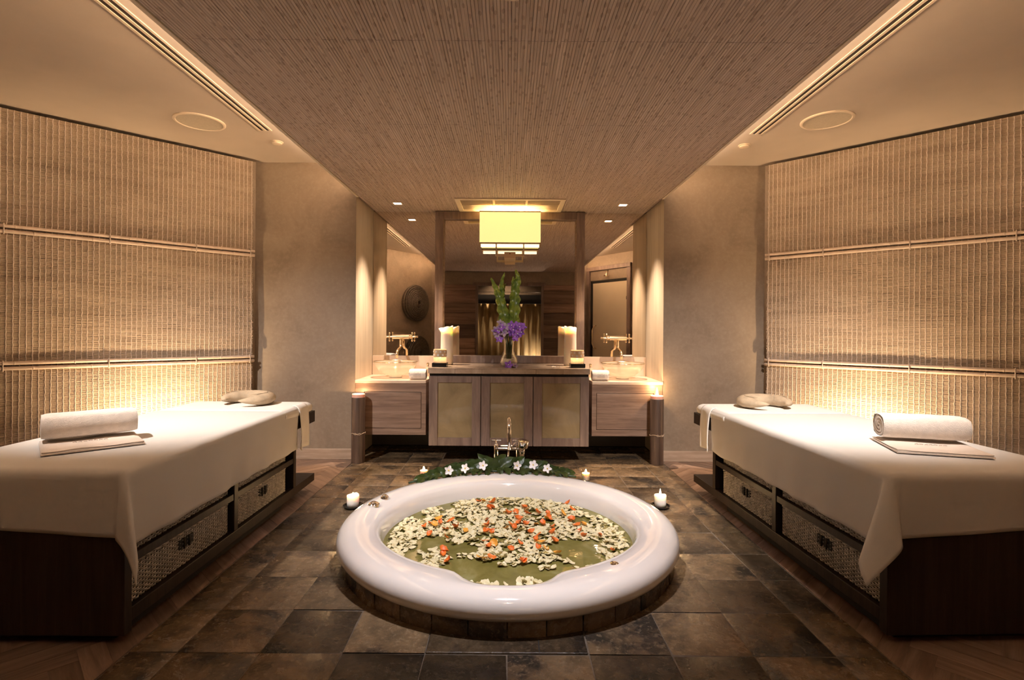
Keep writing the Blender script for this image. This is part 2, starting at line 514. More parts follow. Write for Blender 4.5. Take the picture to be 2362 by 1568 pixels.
# ------------------------------------------------------------------ mesh builder
class MB:
    def __init__(s):
        s.v = []
        s.f = []

    def add(s, vs, fs):
        n = len(s.v)
        s.v += [tuple(p) for p in vs]
        s.f += [tuple(i + n for i in f) for f in fs]
        return s

    def box(s, x0, x1, y0, y1, z0, z1):
        return s.add([(x0, y0, z0), (x1, y0, z0), (x1, y1, z0), (x0, y1, z0), (x0, y0, z1), (x1, y0, z1), (x1, y1, z1), (x0, y1, z1)],
                     [(3, 2, 1, 0), (4, 5, 6, 7), (0, 1, 5, 4), (1, 2, 6, 5), (2, 3, 7, 6), (3, 0, 4, 7)])

    def prism(s, poly, z0, z1, cham=0.0):
        n = len(poly)
        cx = sum(p[0] for p in poly) / n
        cy = sum(p[1] for p in poly) / n
        rings = [[(p[0], p[1], z0) for p in poly]]
        if cham:
            rings.append([(p[0], p[1], z1 - cham) for p in poly])
            ins = []
            for p in poly:
                d = Vector((cx - p[0], cy - p[1]))
                d = d.normalized() * min(cham * 1.2, d.length * 0.4)
                ins.append((p[0] + d.x, p[1] + d.y, z1))
            rings.append(ins)
        else:
            rings.append([(p[0], p[1], z1) for p in poly])
        vs = [p for r in rings for p in r]
        fs = [tuple(range(n))[::-1], tuple((len(rings) - 1) * n + i for i in range(n))]
        for k in range(len(rings) - 1):
            for i in range(n):
                j = (i + 1) % n
                fs.append((k * n + i, k * n + j, (k + 1) * n + j, (k + 1) * n + i))
        return s.add(vs, fs)

    def cyl(s, p0, p1, r0, r1=None, n=16):
        return s.tube([p0, p1], [r0, r0 if r1 is None else r1], n)

    def tube(s, path, r, n=10, caps=True, flat=None):
        P = [Vector(p) for p in path]
        if not isinstance(r, (list, tuple)):
            r = [r] * len(P)
        up = Vector((0, 0, 1))
        vs = []
        prev = None
        for i, p in enumerate(P):
            t = (P[min(i + 1, len(P) - 1)] - P[max(i - 1, 0)]).normalized()
            if prev is None:
                a = t.cross(up)
                if a.length < 1e-3:
                    a = t.cross(Vector((1, 0, 0)))
                a.normalize()
            else:
                a = prev - t * prev.dot(t)
                if a.length < 1e-4:
                    a = t.cross(up)
                a.normalize()
            prev = a
            b = t.cross(a).normalized()
            for k in range(n):
                an = 2 * PI * k / n
                fb = flat if flat else 1.0
                vs.append(p + a * math.cos(an) * r[i] + b * math.sin(an) * r[i] * fb)
        fs = []
        for i in range(len(P) - 1):
            for k in range(n):
                j = (k + 1) % n
                fs.append((i * n + k, i * n + j, (i + 1) * n + j, (i + 1) * n + k))
        if caps:
            fs.append(tuple(range(n))[::-1])
            fs.append(tuple((len(P) - 1) * n + k for k in range(n)))
        return s.add(vs, fs)

    def lathe(s, prof, n=32, c=(0, 0, 0), close=False):
        vs = []
        for r, z in prof:
            r = max(r, 1e-5)
            for k in range(n):
                a = 2 * PI * k / n
                vs.append((c[0] + r * math.cos(a), c[1] + r * math.sin(a), c[2] + z))
        fs = []
        m = len(prof)
        for i in range(m if close else m - 1):
            i2 = (i + 1) % m
            for k in range(n):
                j = (k + 1) % n
                fs.append((i * n + k, i * n + j, i2 * n + j, i2 * n + k))
        if not close:
            if prof[0][0] > 1e-4:
                fs.append(tuple(range(n))[::-1])
            if prof[-1][0] > 1e-4:
                fs.append(tuple((m - 1) * n + k for k in range(n)))
        return s.add(vs, fs)

    def shell(s, prof, n=32, c=(0, 0, 0)):
        return s.lathe(prof, n, c, True)

    def grid(s, nu, nv, fn):
        vs = [fn(i / nu, j / nv) for j in range(nv + 1) for i in range(nu + 1)]
        fs = []
        for j in range(nv):
            for i in range(nu):
                a = j * (nu + 1) + i
                fs.append((a, a + 1, a + nu + 2, a + nu + 1))
        return s.add(vs, fs)

    def sphere(s, c, r, nu=12, nv=8, sc=(1, 1, 1)):
        prof = []
        for j in range(nv + 1):
            a = -PI / 2 + PI * j / nv
            prof.append((math.cos(a) * r, math.sin(a) * r))
        vs = []
        n0 = len(s.v)
        t = MB()
        t.lathe(prof, nu)
        return s.add([(c[0] + p[0] * sc[0], c[1] + p[1] * sc[1], c[2] + p[2] * sc[2]) for p in t.v], t.f)

    def xf(s, mat):
        s.v = [tuple(mat @ Vector(p)) for p in s.v]
        return s

    def mesh(s, name, mat, smooth=False, recalc=True):
        me = bpy.data.meshes.new(name)
        me.from_pydata(s.v, [], s.f)
        if recalc:
            bm = bmesh.new()
            bm.from_mesh(me)
            bmesh.ops.remove_doubles(bm, verts=bm.verts, dist=1e-6)
            bmesh.ops.recalc_face_normals(bm, faces=bm.faces)
            bm.to_mesh(me)
            bm.free()
        me.materials.append(mat)
        if smooth:
            me.polygons.foreach_set('use_smooth', [True] * len(me.polygons))
            try:
                if smooth is not True:
                    me.set_sharp_from_angle(angle=R(smooth))
            except Exception:
                pass
        me.update()
        return me


def world_loc(o):
    p = Vector((0, 0, 0))
    while o is not None:
        p = p + o.location
        o = o.parent
    return p


def tag(o, label=None, cat=None, group=None, kind=None):
    if label:
        o['label'] = label
    if cat:
        o['category'] = cat
    if group:
        o['group'] = group
    if kind:
        o['kind'] = kind
    return o


def obj(name, mb, mat, parent=None, smooth=False, bevel=0.0, local=False, recalc=True, seg=2, solid=0.0, kind=None):
    """one mesh object; coordinates are world unless local (then they are the parent's)"""
    off = Vector((0, 0, 0))
    if parent is not None:
        if not local:
            off = world_loc(parent)
    elif not local:
        xs = [p[0] for p in mb.v]
        ys = [p[1] for p in mb.v]
        zs = [p[2] for p in mb.v]
        off = Vector(((min(xs) + max(xs)) / 2, (min(ys) + max(ys)) / 2, min(zs)))
    if off.length:
        mb.v = [(p[0] - off.x, p[1] - off.y, p[2] - off.z) for p in mb.v]
    me = mb.mesh(name, mat, smooth, recalc)
    o = bpy.data.objects.new(name, me)
    COL.objects.link(o)
    if parent is not None:
        o.parent = parent
    elif not local:
        o.location = off
    if solid:
        md = o.modifiers.new('solid', 'SOLIDIFY')
        md.thickness = solid
        md.offset = 0
    if bevel:
        md = o.modifiers.new('bevel', 'BEVEL')
        md.width = bevel
        md.segments = seg
        md.limit_method = 'ANGLE'
        md.angle_limit = R(40)
    if kind:
        o['kind'] = kind
    return o


def thing(name, label, cat, loc=(0, 0, 0), rz=0.0, group=None, kind=None):
    o = bpy.data.objects.new(name, None)
    COL.objects.link(o)
    o.empty_display_size = 0.05
    o.location = loc
    o.rotation_euler = (0, 0, rz)
    return tag(o, label, cat, group, kind)


def structure(name, mb, mat, parent=None, bevel=0.0, smooth=False):
    o = obj(name, mb, mat, parent, smooth, bevel)
    if parent is None:
        o['kind'] = 'structure'
    return o


def copy_tree(o, parent=None):
    c = o.copy()
    COL.objects.link(c)
    c.parent = parent
    for ch in list(o.children):
        copy_tree(ch, c)
    return c


def BX(*a):
    return MB().box(*a)


def clip(poly, nx, ny, d):
    """keep nx*x+ny*y >= d"""
    out = []
    n = len(poly)
    for i in range(n):
        a, b = poly[i], poly[(i + 1) % n]
        da = nx * a[0] + ny * a[1] - d
        db = nx * b[0] + ny * b[1] - d
        if da >= 0:
            out.append(a)
        if (da >= 0) != (db >= 0):
            t = da / (da - db)
            out.append((a[0] + (b[0] - a[0]) * t, a[1] + (b[1] - a[1]) * t))
    return out


rng = random.Random(7)

# ================================================================== THE SETTING
ZC = 2.72      # upper plaster ceiling
ZB = 2.41      # lowered bamboo ceiling
XA = 1.414     # half width of the alcove and of the bamboo ceiling
YS = 4.80      # plane of the short walls beside the alcove
YM = 5.41      # mirror wall
TUB = (0.0, 2.91)

PLAN = [(-XA, YM), (-XA, YS), (-2.34, YS), (-3.75, 3.445), (-3.75, 2.2), (-2.34, 0.85), (-1.64, -0.2),
        (1.64, -0.2), (2.34, 0.85), (3.75, 2.2), (3.75, 3.445), (2.34, YS), (XA, YS), (XA, YM)]


def wall_seg(name, a, b, z0, z1, mat, t=0.08):
    d = (Vector(b) - Vector(a)).normalized()
    n = Vector((d.y, -d.x))
    mid = (Vector(a) + Vector(b)) / 2
    if n.dot(Vector((0, 2.6)) - mid) > 0:
        n = -n
    poly = [a, b, tuple(Vector(b) + n * t), tuple(Vector(a) + n * t)]
    return structure(name, MB().prism([tuple(p) for p in poly], z0, z1), mat)


wall_seg('wall_alcove_left', PLAN[0], (-XA, YS + 0.002), 0, ZC, M['alcove'], 0.06)
wall_seg('wall_far_left', (-XA - 0.0005, YS), PLAN[2], 0, ZC, M['plaster'])
wall_seg('wall_left', PLAN[2], PLAN[3], 0, ZC, M['plaster'])
wall_seg('wall_side_left', PLAN[3], PLAN[4], 0, ZC, M['plaster'])
wall_seg('wall_near_left', PLAN[4], PLAN[5], 0, ZC, M['plaster'])
wall_seg('wall_corner_left', PLAN[5], PLAN[6], 0, ZC, M['plaster'])
wall_seg('wall_corner_right', PLAN[8], PLAN[7], 0, ZC, M['plaster'])
wall_seg('wall_near_right', PLAN[9], PLAN[8], 0, ZC, M['plaster'])
wall_seg('wall_side_right', PLAN[10], PLAN[9], 0, ZC, M['plaster'])
wall_seg('wall_right', PLAN[11], PLAN[10], 0, ZC, M['plaster'])
wall_seg('wall_far_right', (XA + 0.0005, YS), PLAN[11], 0, ZC, M['plaster'])
wall_seg('wall_alcove_right', PLAN[13], (XA, YS + 0.002), 0, ZC, M['alcove'], 0.06)
structure('wall_back', BX(-XA - 0.06, XA + 0.06, YM, YM + 0.06, 0, ZC), M['dark_stone'])
# wall behind the viewer with the doorway (seen in the mirrors)
DW, DH = 0.665, 2.12
wd = MB()
wd.box(-1.66, -DW, -0.28, -0.2, 0, ZC)
wd.box(DW, 1.66, -0.28, -0.2, 0, ZC)
wd.box(-DW, DW, -0.28, -0.2, DH, ZC)
structure('wall_entrance', wd, M['plaster'])
# corridor beyond the doorway
wc = MB()
wc.box(-1.3, 1.3, -1.32, -1.26, 0, ZC)
wc.box(-1.36, -1.3, -1.3, -0.28, 0, ZC)
wc.box(1.3, 1.36, -1.3, -0.28, 0, ZC)
wc.box(-1.36, 1.36, -1.32, -0.28, ZC, ZC + 0.05)
structure('wall_corridor', wc, M['plaster'])
# plank cladding either side of the doorway, each plank its own piece
for s, x0, x1 in ((-1, -1.42, -DW - 0.05), (1, DW + 0.05, 1.35)):
    clad = MB().box(x0, x1, -0.2, -0.192, 0.0, 2.14)
    c = structure('wall_cladding_' + ('left' if s < 0 else 'right'), clad, M['black'])
    z = 0.0
    hs = [0.30, 0.24, 0.26, 0.22, 0.28, 0.25, 0.20, 0.27, 0.12]
    for h in hs:
        h2 = min(h, 2.14 - z)
        obj('plank', BX(x0, x1, -0.192, -0.178 + rng.uniform(-0.003, 0.003), z + 0.003, z + h2 - 0.003), M['plank_wood'], c, bevel=0.003)
        z += h2
structure('trim_1', BX(-DW - 0.05, -DW, -0.3, -0.17, 0, DH + 0.06), M['frame_wood'], bevel=0.004)
structure('trim_2', BX(DW, DW + 0.05, -0.3, -0.17, 0, DH + 0.06), M['frame_wood'], bevel=0.004)
structure('trim_3', BX(-DW - 0.10, DW + 0.10, -0.3, -0.165, DH + 0.0, DH + 0.06), M['frame_wood'], bevel=0.004)

# ---- upper ceiling
cp = MB()
poly = PLAN
cp.prism([(-3.85, 2.0), (-2.4, 0.7), (-1.7, -0.3), (1.7, -0.3), (2.4, 0.7), (3.85, 2.0), (3.85, 3.5), (2.4, 4.9), (1.5, 4.9), (1.5, 5.5), (-1.5, 5.5), (-1.5, 4.9), (-2.4, 4.9), (-3.85, 3.5)], ZC, ZC + 0.05)
structure('ceiling', cp, M['ceiling'])
# ---- lowered bamboo ceiling: deck plus rows of strips
deck = MB().box(-XA + 0.002, XA - 0.002, -0.195, YM - 0.002, ZB + 0.008, ZB + 0.04)
deck_o = structure('ceiling_bamboo', deck, M['frame_wood'])
obj('edge_lip', BX(-XA + 0.002, -XA + 0.022, -0.195, YS, ZB - 0.004, ZB + 0.096), M['white_trim'], deck_o)
obj('edge_lip', BX(XA - 0.022, XA - 0.002, -0.195, YS, ZB - 0.004, ZB + 0.096), M['white_trim'], deck_o)
obj('light_block_box', BX(-1.16, 1.16, -0.19, YM - 0.01, ZB + 0.041, ZC - 0.001), M['white_trim'], deck_o)  # unseen box added to stop light crossing from the opposite cove strip
ybr = [-0.19, 0.39, 1.29, 2.19, 3.09, 3.99, 4.89, YM - 0.004]
NST = 200
sw = (2 * XA - 0.05) / NST
for r in range(len(ybr) - 1):
    y0, y1 = ybr[r] + 0.001, ybr[r + 1] - 0.001
    mb = MB()
    nseg = 5
    for i in range(NST):
        xa = -XA + 0.025 + i * sw
        xb = xa + sw * 0.985
        dz = rng.uniform(0, 0.0016)
        vs = []
        for k in range(nseg + 1):
            y = y0 + (y1 - y0) * k / nseg
            w = rng.uniform(-0.0006, 0.0006)
            zb = ZB - dz + rng.uniform(-0.0006, 0.0006)
            vs += [(xa + w, y, ZB + 0.0022), (xa + sw * 0.16 + w, y, zb), (xb - sw * 0.16 + w, y, zb), (xb + w, y, ZB + 0.0022)]
        fs = []
        for k in range(nseg):
            for q in range(3):
                a = k * 4 + q
                fs.append((a, a + 4, a + 5, a + 1))
        mb.add(vs, fs)
    obj('bamboo_strips', mb, M['bamboo'], deck_o, recalc=False, kind='stuff')

# cove light strips lying on the lowered ceiling
for s in (-1, 1):
    t = thing('cove_light', 'warm light strip hidden above the bamboo ceiling edge on the %s' % ('left' if s < 0 else 'right'), 'light', (s * 1.30, 2.3, ZB + 0.045), group='cove lights')
    obj('channel', BX(s * 1.30 - 0.02, s * 1.30 + 0.02, 0.1, 4.45, ZB + 0.041, ZB + 0.052), M['white_trim'], t)
    obj('led_strip', BX(s * 1.30 - 0.009, s * 1.30 + 0.009, 0.12, 4.43, ZB + 0.0525, ZB + 0.056), M['led'], t)
    area('cove_lamp', (s * 1.30, 2.3, ZB + 0.062), (PI, s * R(-22), 0), 0.03, 4.3, P_COVE, WARM2, t)

# ---- floor base with the tub well cut out
bm = bmesh.new()
outer = [bm.verts.new((x, y, -0.0035)) for x, y in ((-3.9, -1.4), (3.9, -1.4), (3.9, 5.5), (-3.9, 5.5))]
RW = 0.868
inner = [bm.verts.new((TUB[0] + RW * math.cos(2 * PI * k / 64), TUB[1] + RW * math.sin(2 * PI * k / 64), -0.0035)) for k in range(64)]
ed = [bm.edges.new((outer[i], outer[(i + 1) % 4])) for i in range(4)] + [bm.edges.new((inner[i], inner[(i + 1) % 64])) for i in range(64)]
bmesh.ops.triangle_fill(bm, use_beauty=True, use_dissolve=False, edges=ed)
for f in list(bm.faces):
    c = f.calc_center_median()
    if (c.x - TUB[0]) ** 2 + (c.y - TUB[1]) ** 2 < (RW * 0.98) ** 2:
        bm.faces.remove(f)
ex = bmesh.ops.extrude_face_region(bm, geom=list(bm.faces))
bmesh.ops.translate(bm, verts=[g for g in ex['geom'] if isinstance(g, bmesh.types.BMVert)], vec=(0, 0, -0.04))
bmesh.ops.recalc_face_normals(bm, faces=bm.faces)
me = bpy.data.meshes.new('floor')
bm.to_mesh(me)
bm.free()
me.materials.append(M['grout'])
floor = bpy.data.objects.new('floor', me)
COL.objects.link(floor)
floor['kind'] = 'structure'

# slate tiles, one object each
PX, PY, Y0 = 0.305, 0.2955, 1.933
XE = 1.40
GAP = 0.0026


def slate_mesh(w, d, seed):
    rr = random.Random(seed)
    n = 5
    t = 0.012

    def h(u, v):
        e = min(u, 1 - u, v, 1 - v)
        base = noise.noise(Vector((u * 2.3 + seed * 3.1, v * 2.3, seed * 1.7))) * 0.0022
        return base - (0.0032 if e < 0.001 else 0.0)
    mb = MB()

    def ez(a):
        return [0, 0.025, 0.33, 0.67, 0.975, 1][int(round(a * n))]
    mb.grid(n, n, lambda u, v: ((ez(u) - 0.5) * w, (ez(v) - 0.5) * d, h(ez(u), ez(v))))
    k = len(mb.v)
    per = [i for i in range(n + 1)] + [(n + 1) * j + n for j in range(1, n + 1)] + [(n + 1) * n + i for i in range(n - 1, -1, -1)] + [(n + 1) * j for j in range(n - 1, 0, -1)]
    mb.v += [(mb.v[i][0], mb.v[i][1], -t) for i in per]
    m = len(per)
    for i in range(m):
        mb.f.append((per[i], k + i, k + (i + 1) % m, per[(i + 1) % m]))
    return mb


full = [slate_mesh(PX - GAP, PY - GAP, q).mesh('slate_tile', M['slate'], 40) for q in range(5)]
# colours of single tiles that stand out dark in the photograph: (col, row)
DARK = {(-2, -1), (-3, 0), (-4, 3), (-3, 2), (4, 2), (4, 3), (4, 4), (4, 1), (2, -1), (0, -2), (-5, 4), (3, 6), (-1, -1)}
for c in range(-5, 5):
    x0, x1 = max(c * PX, -XE), min((c + 1) * PX, XE)
    for r in range(-7, 12):
        y0, y1 = Y0 + r * PY, min(Y0 + (r + 1) * PY, YM - 0.03)
        if y1 - y0 < 0.02:
            continue
        if r == 0 and c in (-1, 0):
            continue
        cx, cy = (x0 + x1) / 2, (y0 + y1) / 2
        ds = [math.hypot(x - TUB[0], y - TUB[1]) for x in (x0, x1) for y in (y0, y1)]
        if max(ds) < RW + 0.005:
            continue
        dmin = math.hypot(max(x0 - TUB[0], 0, TUB[0] - x1), max(y0 - TUB[1], 0, TUB[1] - y1))
        if dmin > RW + 0.003 and abs((x1 - x0) - PX) < 1e-6 and abs((y1 - y0) - PY) < 1e-6:
            me = full[rng.randrange(5)]
        elif dmin > RW + 0.003:
            me = slate_mesh(x1 - x0 - GAP, y1 - y0 - GAP, rng.randrange(99)).mesh('slate_tile', M['slate'], 40)
        else:
            g = 14
            mb = MB()
            vs, ins = [], []
            for j in range(g + 1):
                for i in range(g + 1):
                    x = x0 + GAP / 2 + (x1 - x0 - GAP) * i / g
                    y = y0 + GAP / 2 + (y1 - y0 - GAP) * j / g
                    rr = math.hypot(x - TUB[0], y - TUB[1])
                    inn = rr < RW + 0.004
                    if inn:
                        k = (RW + 0.004) / rr
                        x, y = TUB[0] + (x - TUB[0]) * k, TUB[1] + (y - TUB[1]) * k
                    ins.append(inn)
                    vs.append((x - cx, y - cy, 0.0))
            fs = []
            for j in range(g):
                for i in range(g):
                    a = j * (g + 1) + i
                    q = (a, a + 1, a + g + 2, a + g + 1)
                    if all(ins[t] for t in q):
                        continue
                    fs.append(q)
            mb.add(vs, fs)
            me = mb.mesh('slate_tile', M['slate'], False)
        o = bpy.data.objects.new('slate_tile', me)
        COL.objects.link(o)
        o.parent = floor
        o.location = (cx, cy, rng.uniform(-0.0012, 0.0012))
        o.rotation_euler = (rng.uniform(-0.004, 0.004), rng.uniform(-0.004, 0.004), 0)
        if (c, r) in DARK:
            for sl in [0]:
                o.material_slots[sl].link = 'OBJECT'
                o.material_slots[sl].material = M['slate_dark']
# dark access slab in front of the tub
acc = thing('access_slab', 'dark stone access slab set in the floor before the tub', 'floor slab', (0, 2.03, 0))
obj('slab', BX(-0.303, 0.300, 1.9345, 2.10, -0.009, 0.0035), M['slate_dark'], acc, bevel=0.004)
obj('slab_joint', BX(0.118, 0.122, 1.938, 2.02, 0.003, 0.0042), M['black'], acc)

# parquet in herringbone, each plank its own piece
PWD, PLN = 0.085, 0.425
for s in (-1, 1):
    a = R(45)
    for i in range(-30, 31):
        for j in range(-14, 15):
            for kind in (0, 1):
                bx = (i + j * 5) * PWD if False else 0
                # classic herringbone in a rotated frame
                u0 = i * PWD + j * 2 * PLN * 0 + (j * PLN * 2)
                if kind == 0:
                    rect = (i * PWD + j * 2 * PLN, i * PWD, i * PWD + j * 2 * PLN + PLN, (i + 1) * PWD)
                else:
                    rect = (i * PWD + j * 2 * PLN + PLN, (i + 1) * PWD - PLN, i * PWD + j * 2 * PLN + PLN + PWD, (i + 1) * PWD)
                ua, va, ub, vb = rect
                g = 0.0008
                pts = []
                for (u, v) in ((ua + g, va + g), (ub - g, va + g), (ub - g, vb - g), (ua + g, vb - g)):
                    x = u * math.cos(a) - v * math.sin(a)
                    y = u * math.sin(a) + v * math.cos(a) + 2.6
                    pts.append((s * (x + 1.9), y))
                cx = sum(p[0] for p in pts) / 4
                cy = sum(p[1] for p in pts) / 4
                ax = abs(cx)
                if not (1.1 < ax < 2.75 and 0.9 < cy < 5.0):
                    continue
                if 1.78 < ax and 2.25 < cy < 3.75:
                    continue
                if ax > 2.45 and cy < 4.0:
                    continue
                p2 = clip(pts, s, 0, XE + 0.003)
                if len(p2) > 2:
                    p2 = clip(p2, 0, -1, -(YS - 0.001))
                if len(p2) > 2:
                    # angled wall
                    d = Vector((-0.721, -0.693)) if s < 0 else Vector((0.721, -0.693))
                    nn = Vector((0.693, -0.721)) if s < 0 else Vector((-0.693, -0.721))
                    p2 = clip(p2, nn.x, nn.y, nn.dot(Vector((s * 2.34, YS))) + 0.002)
                if len(p2) < 3:
                    continue
                ar = abs(sum(p2[k][0] * p2[(k + 1) % len(p2)][1] - p2[(k + 1) % len(p2)][0] * p2[k][1] for k in range(len(p2)))) / 2
                if ar < 0.0006:
                    continue
                mcx = sum(p[0] for p in p2) / len(p2)
                mcy = sum(p[1] for p in p2) / len(p2)
                ang = s * (a if kind == 0 else a + PI / 2)
                if s < 0:
                    ang = PI - (a if kind == 0 else a + PI / 2)
                ca, sa = math.cos(-ang), math.sin(-ang)
                loc = [((p[0] - mcx) * ca - (p[1] - mcy) * sa, (p[0] - mcx) * sa + (p[1] - mcy) * ca) for p in p2]
                me = MB().prism(loc, -0.009, rng.uniform(-0.0003, 0.0006)).mesh('parquet_plank', M['parquet'])
                o = bpy.data.objects.new('parquet_plank', me)
                COL.objects.link(o)
                o.parent = floor
                o.location = (mcx, mcy, 0)
                o.rotation_euler = (0, 0, ang)
# parquet under and behind the beds (not to be told apart there)
for s in (-1, 1):
    for (x0, x1, y0, y1) in ((1.404, 3.75, 0.85, 4.8),):
        obj('parquet_bed', BX(min(s * x0, s * x1), max(s * x0, s * x1), y0, y1, -0.0098, -0.0012), M['parquet'], floor)

# baseboards
structure('baseboard_left', BX(-2.34, -XA - 0.0, YS - 0.014, YS, 0, 0.097), M['skirting'], bevel=0.003)
structure('baseboard_right', BX(XA, 2.34, YS - 0.014, YS, 0, 0.097), M['skirting'], bevel=0.003)

# ---- glass door on the angled wall behind the viewer (seen in the mirror)
P0, P1 = Vector((1.64, -0.2)), Vector((2.34, 0.85))
dd = (P1 - P0).normalized()
nn = Vector((-dd.y, dd.x))
ang = math.atan2(dd.y, dd.x)
door = thing('door_1', 'frosted glass shower door in a wooden frame reflected in the mirror', 'door', (P0.x + nn.x * 0.004, P0.y + nn.y * 0.004, 0), ang, kind='structure')
LN = (P1 - P0).length
obj('jamb', BX(0.02, 0.11, 0, 0.05, 0, 2.50), M['frame_wood'], door, local=True, bevel=0.004)
obj('jamb', BX(LN - 0.10, LN - 0.01, 0, 0.05, 0, 2.50), M['frame_wood'], door, local=True, bevel=0.004)
obj('head', BX(0.02, LN - 0.01, 0, 0.055, 2.42, 2.50), M['frame_wood'], door, local=True, bevel=0.004)
pane = obj('pane', BX(0.20, LN - 0.10, 0.012, 0.024, 0.02, 2.16), M['frosted_door'], door, local=True)
obj('opening_shade', BX(0.11, LN - 0.10, 0.001, 0.006, 0, 2.42), M['black'], door, local=True)  # black sheet painted for the darkness beyond the pane
obj('transom', BX(0.11, LN - 0.10, 0.006, 0.010, 2.22, 2.42), M['plaster'], door, local=True)
hd = MB().tube([(0.30, 0.024, 1.30), (0.28, 0.07, 1.28), (0.25, 0.09, 1.20), (0.25, 0.09, 0.92), (0.28, 0.07, 0.84), (0.30, 0.024, 0.82)], 0.011, 10)
obj('handle', hd, M['brass'], pane, local=True, smooth=True)
obj('hinge', BX(LN - 0.125, LN - 0.09, 0.02, 0.034, 1.80, 1.86), M['black'], pane, local=True)
sh = MB().tube([(0.62, 0.012, 2.40), (0.62, 0.05, 2.36), (0.62, 0.06, 2.30)], 0.012, 8)
sh.cyl((0.62, 0.06, 2.30), (0.62, 0.06, 2.28), 0.05, 0.05, 16)
obj('shower_head', sh, M['brass'], door, local=True, smooth=40)

# doorway contents: dark valance, rod and curtain (seen in the mirror between frame rails)
cu = MB()


def cur(u, v):
    x = -0.98 + 1.96 * u
    return (x, -0.86 + 0.035 * math.sin(x * 42) + 0.015 * math.sin(x * 17 + 1), 0.05 + 1.72 * v)


cu.grid(160, 2, cur)
tag(obj('curtain', cu, M['curtain'], smooth=True, recalc=False, solid=0.004), 'pale gold pleated curtain in the doorway, reflected in the framed mirror', 'curtain')
tag(obj('curtain_valance', BX(-1.0, 1.0, -0.82, -0.76, 1.77, 1.97), M['black'], bevel=0.004), 'black valance board above the gold curtain, reflected in the mirror', 'valance')
rod = MB().cyl((-1.0, -0.72, 2.02), (1.0, -0.72, 2.02), 0.010)
tag(obj('curtain_rod', rod, M['chrome'], smooth=40), 'thin metal rod above the black valance, reflected in the mirror', 'rod')
fl = thing('corridor_uplight', 'small floor spotlight washing the foot of the gold curtain', 'lamp', (0.62, -0.62, 0))
obj('housing', MB().lathe([(0.05, 0), (0.05, 0.09), (0.042, 0.09), (0.042, 0.07), (0, 0.07)], 20, (0.62, -0.62, 0)), M['black'], fl, smooth=40)
spot('corridor_lamp', (0.62, -0.62, 0.10), (0.62, -0.80, 1.2), 22.0, WARM2, 120, 0.8, 0.03, fl)
fl2 = thing('corridor_downlight', 'recessed spotlight in the corridor ceiling behind the viewer', 'lamp', (-0.3, -0.75, ZC - 0.003))
obj('ring', MB().lathe([(0.055, 0), (0.055, 0.003), (0.04, 0.003), (0.04, 0)], 20, (-0.3, -0.75, ZC - 0.003)), M['white_trim'], fl2, smooth=40)
spot('corridor_ceiling_lamp', (-0.3, -0.6, ZC - 0.03), (0, -0.85, 0.8), 34.0, WARM, 110, 0.7, 0.03, fl2)

# switch plate and woven plaques on the walls behind the viewer
sw_ = thing('light_switch', 'small square light switch on plaster beside the plank cladding', 'switch', (1.44, -0.2, 1.35))
obj('plate', BX(1.40, 1.49, -0.2, -0.19, 1.32, 1.42), M['switch'], sw_, bevel=0.003)
obj('rocker', BX(1.43, 1.46, -0.19, -0.186, 1.345, 1.395), M['white_trim'], sw_, bevel=0.002)
WL0, WL1 = Vector((-1.64, -0.2)), Vector((-2.34, 0.85))
dl = (WL1 - WL0).normalized()
nl = Vector((dl.y, -dl.x))
for (t, z, rad, lab) in ((0.52, 1.72, 0.37, 'large round dark woven rattan plaque high on plaster, seen in the mirror'),
                         (0.46, 0.72, 0.34, 'lower round dark woven rattan plaque, seen in the mirror behind the tap')):
    p = WL0 + dl * t + nl * 0.006
    th = thing('woven_plaque', lab, 'wall plaque', (p.x, p.y, z), math.atan2(nl.y, nl.x), group='woven wall plaques')
    rings = 11
    for k in range(rings):
        r1 = rad * (k + 0.5) / rings
        dep = 0.10 * (1 - (r1 / rad) ** 2) ** 0.5 + 0.02
        if k == 0:
            dep = 0.05
        path = [(dep, r1 * math.cos(2 * PI * q / 40), r1 * math.sin(2 * PI * q / 40)) for q in range(41)]
        obj('coil', MB().tube(path, rad / rings * 0.5, 8, False), M['rattan'], th, smooth=True, local=True)
    obj('back_plate', MB().lathe([(rad * 0.96, 0), (rad * 0.96, 0.02)], 40).xf(Matrix.Rotation(PI / 2, 4, 'Y')), M['rattan'], th, local=True)

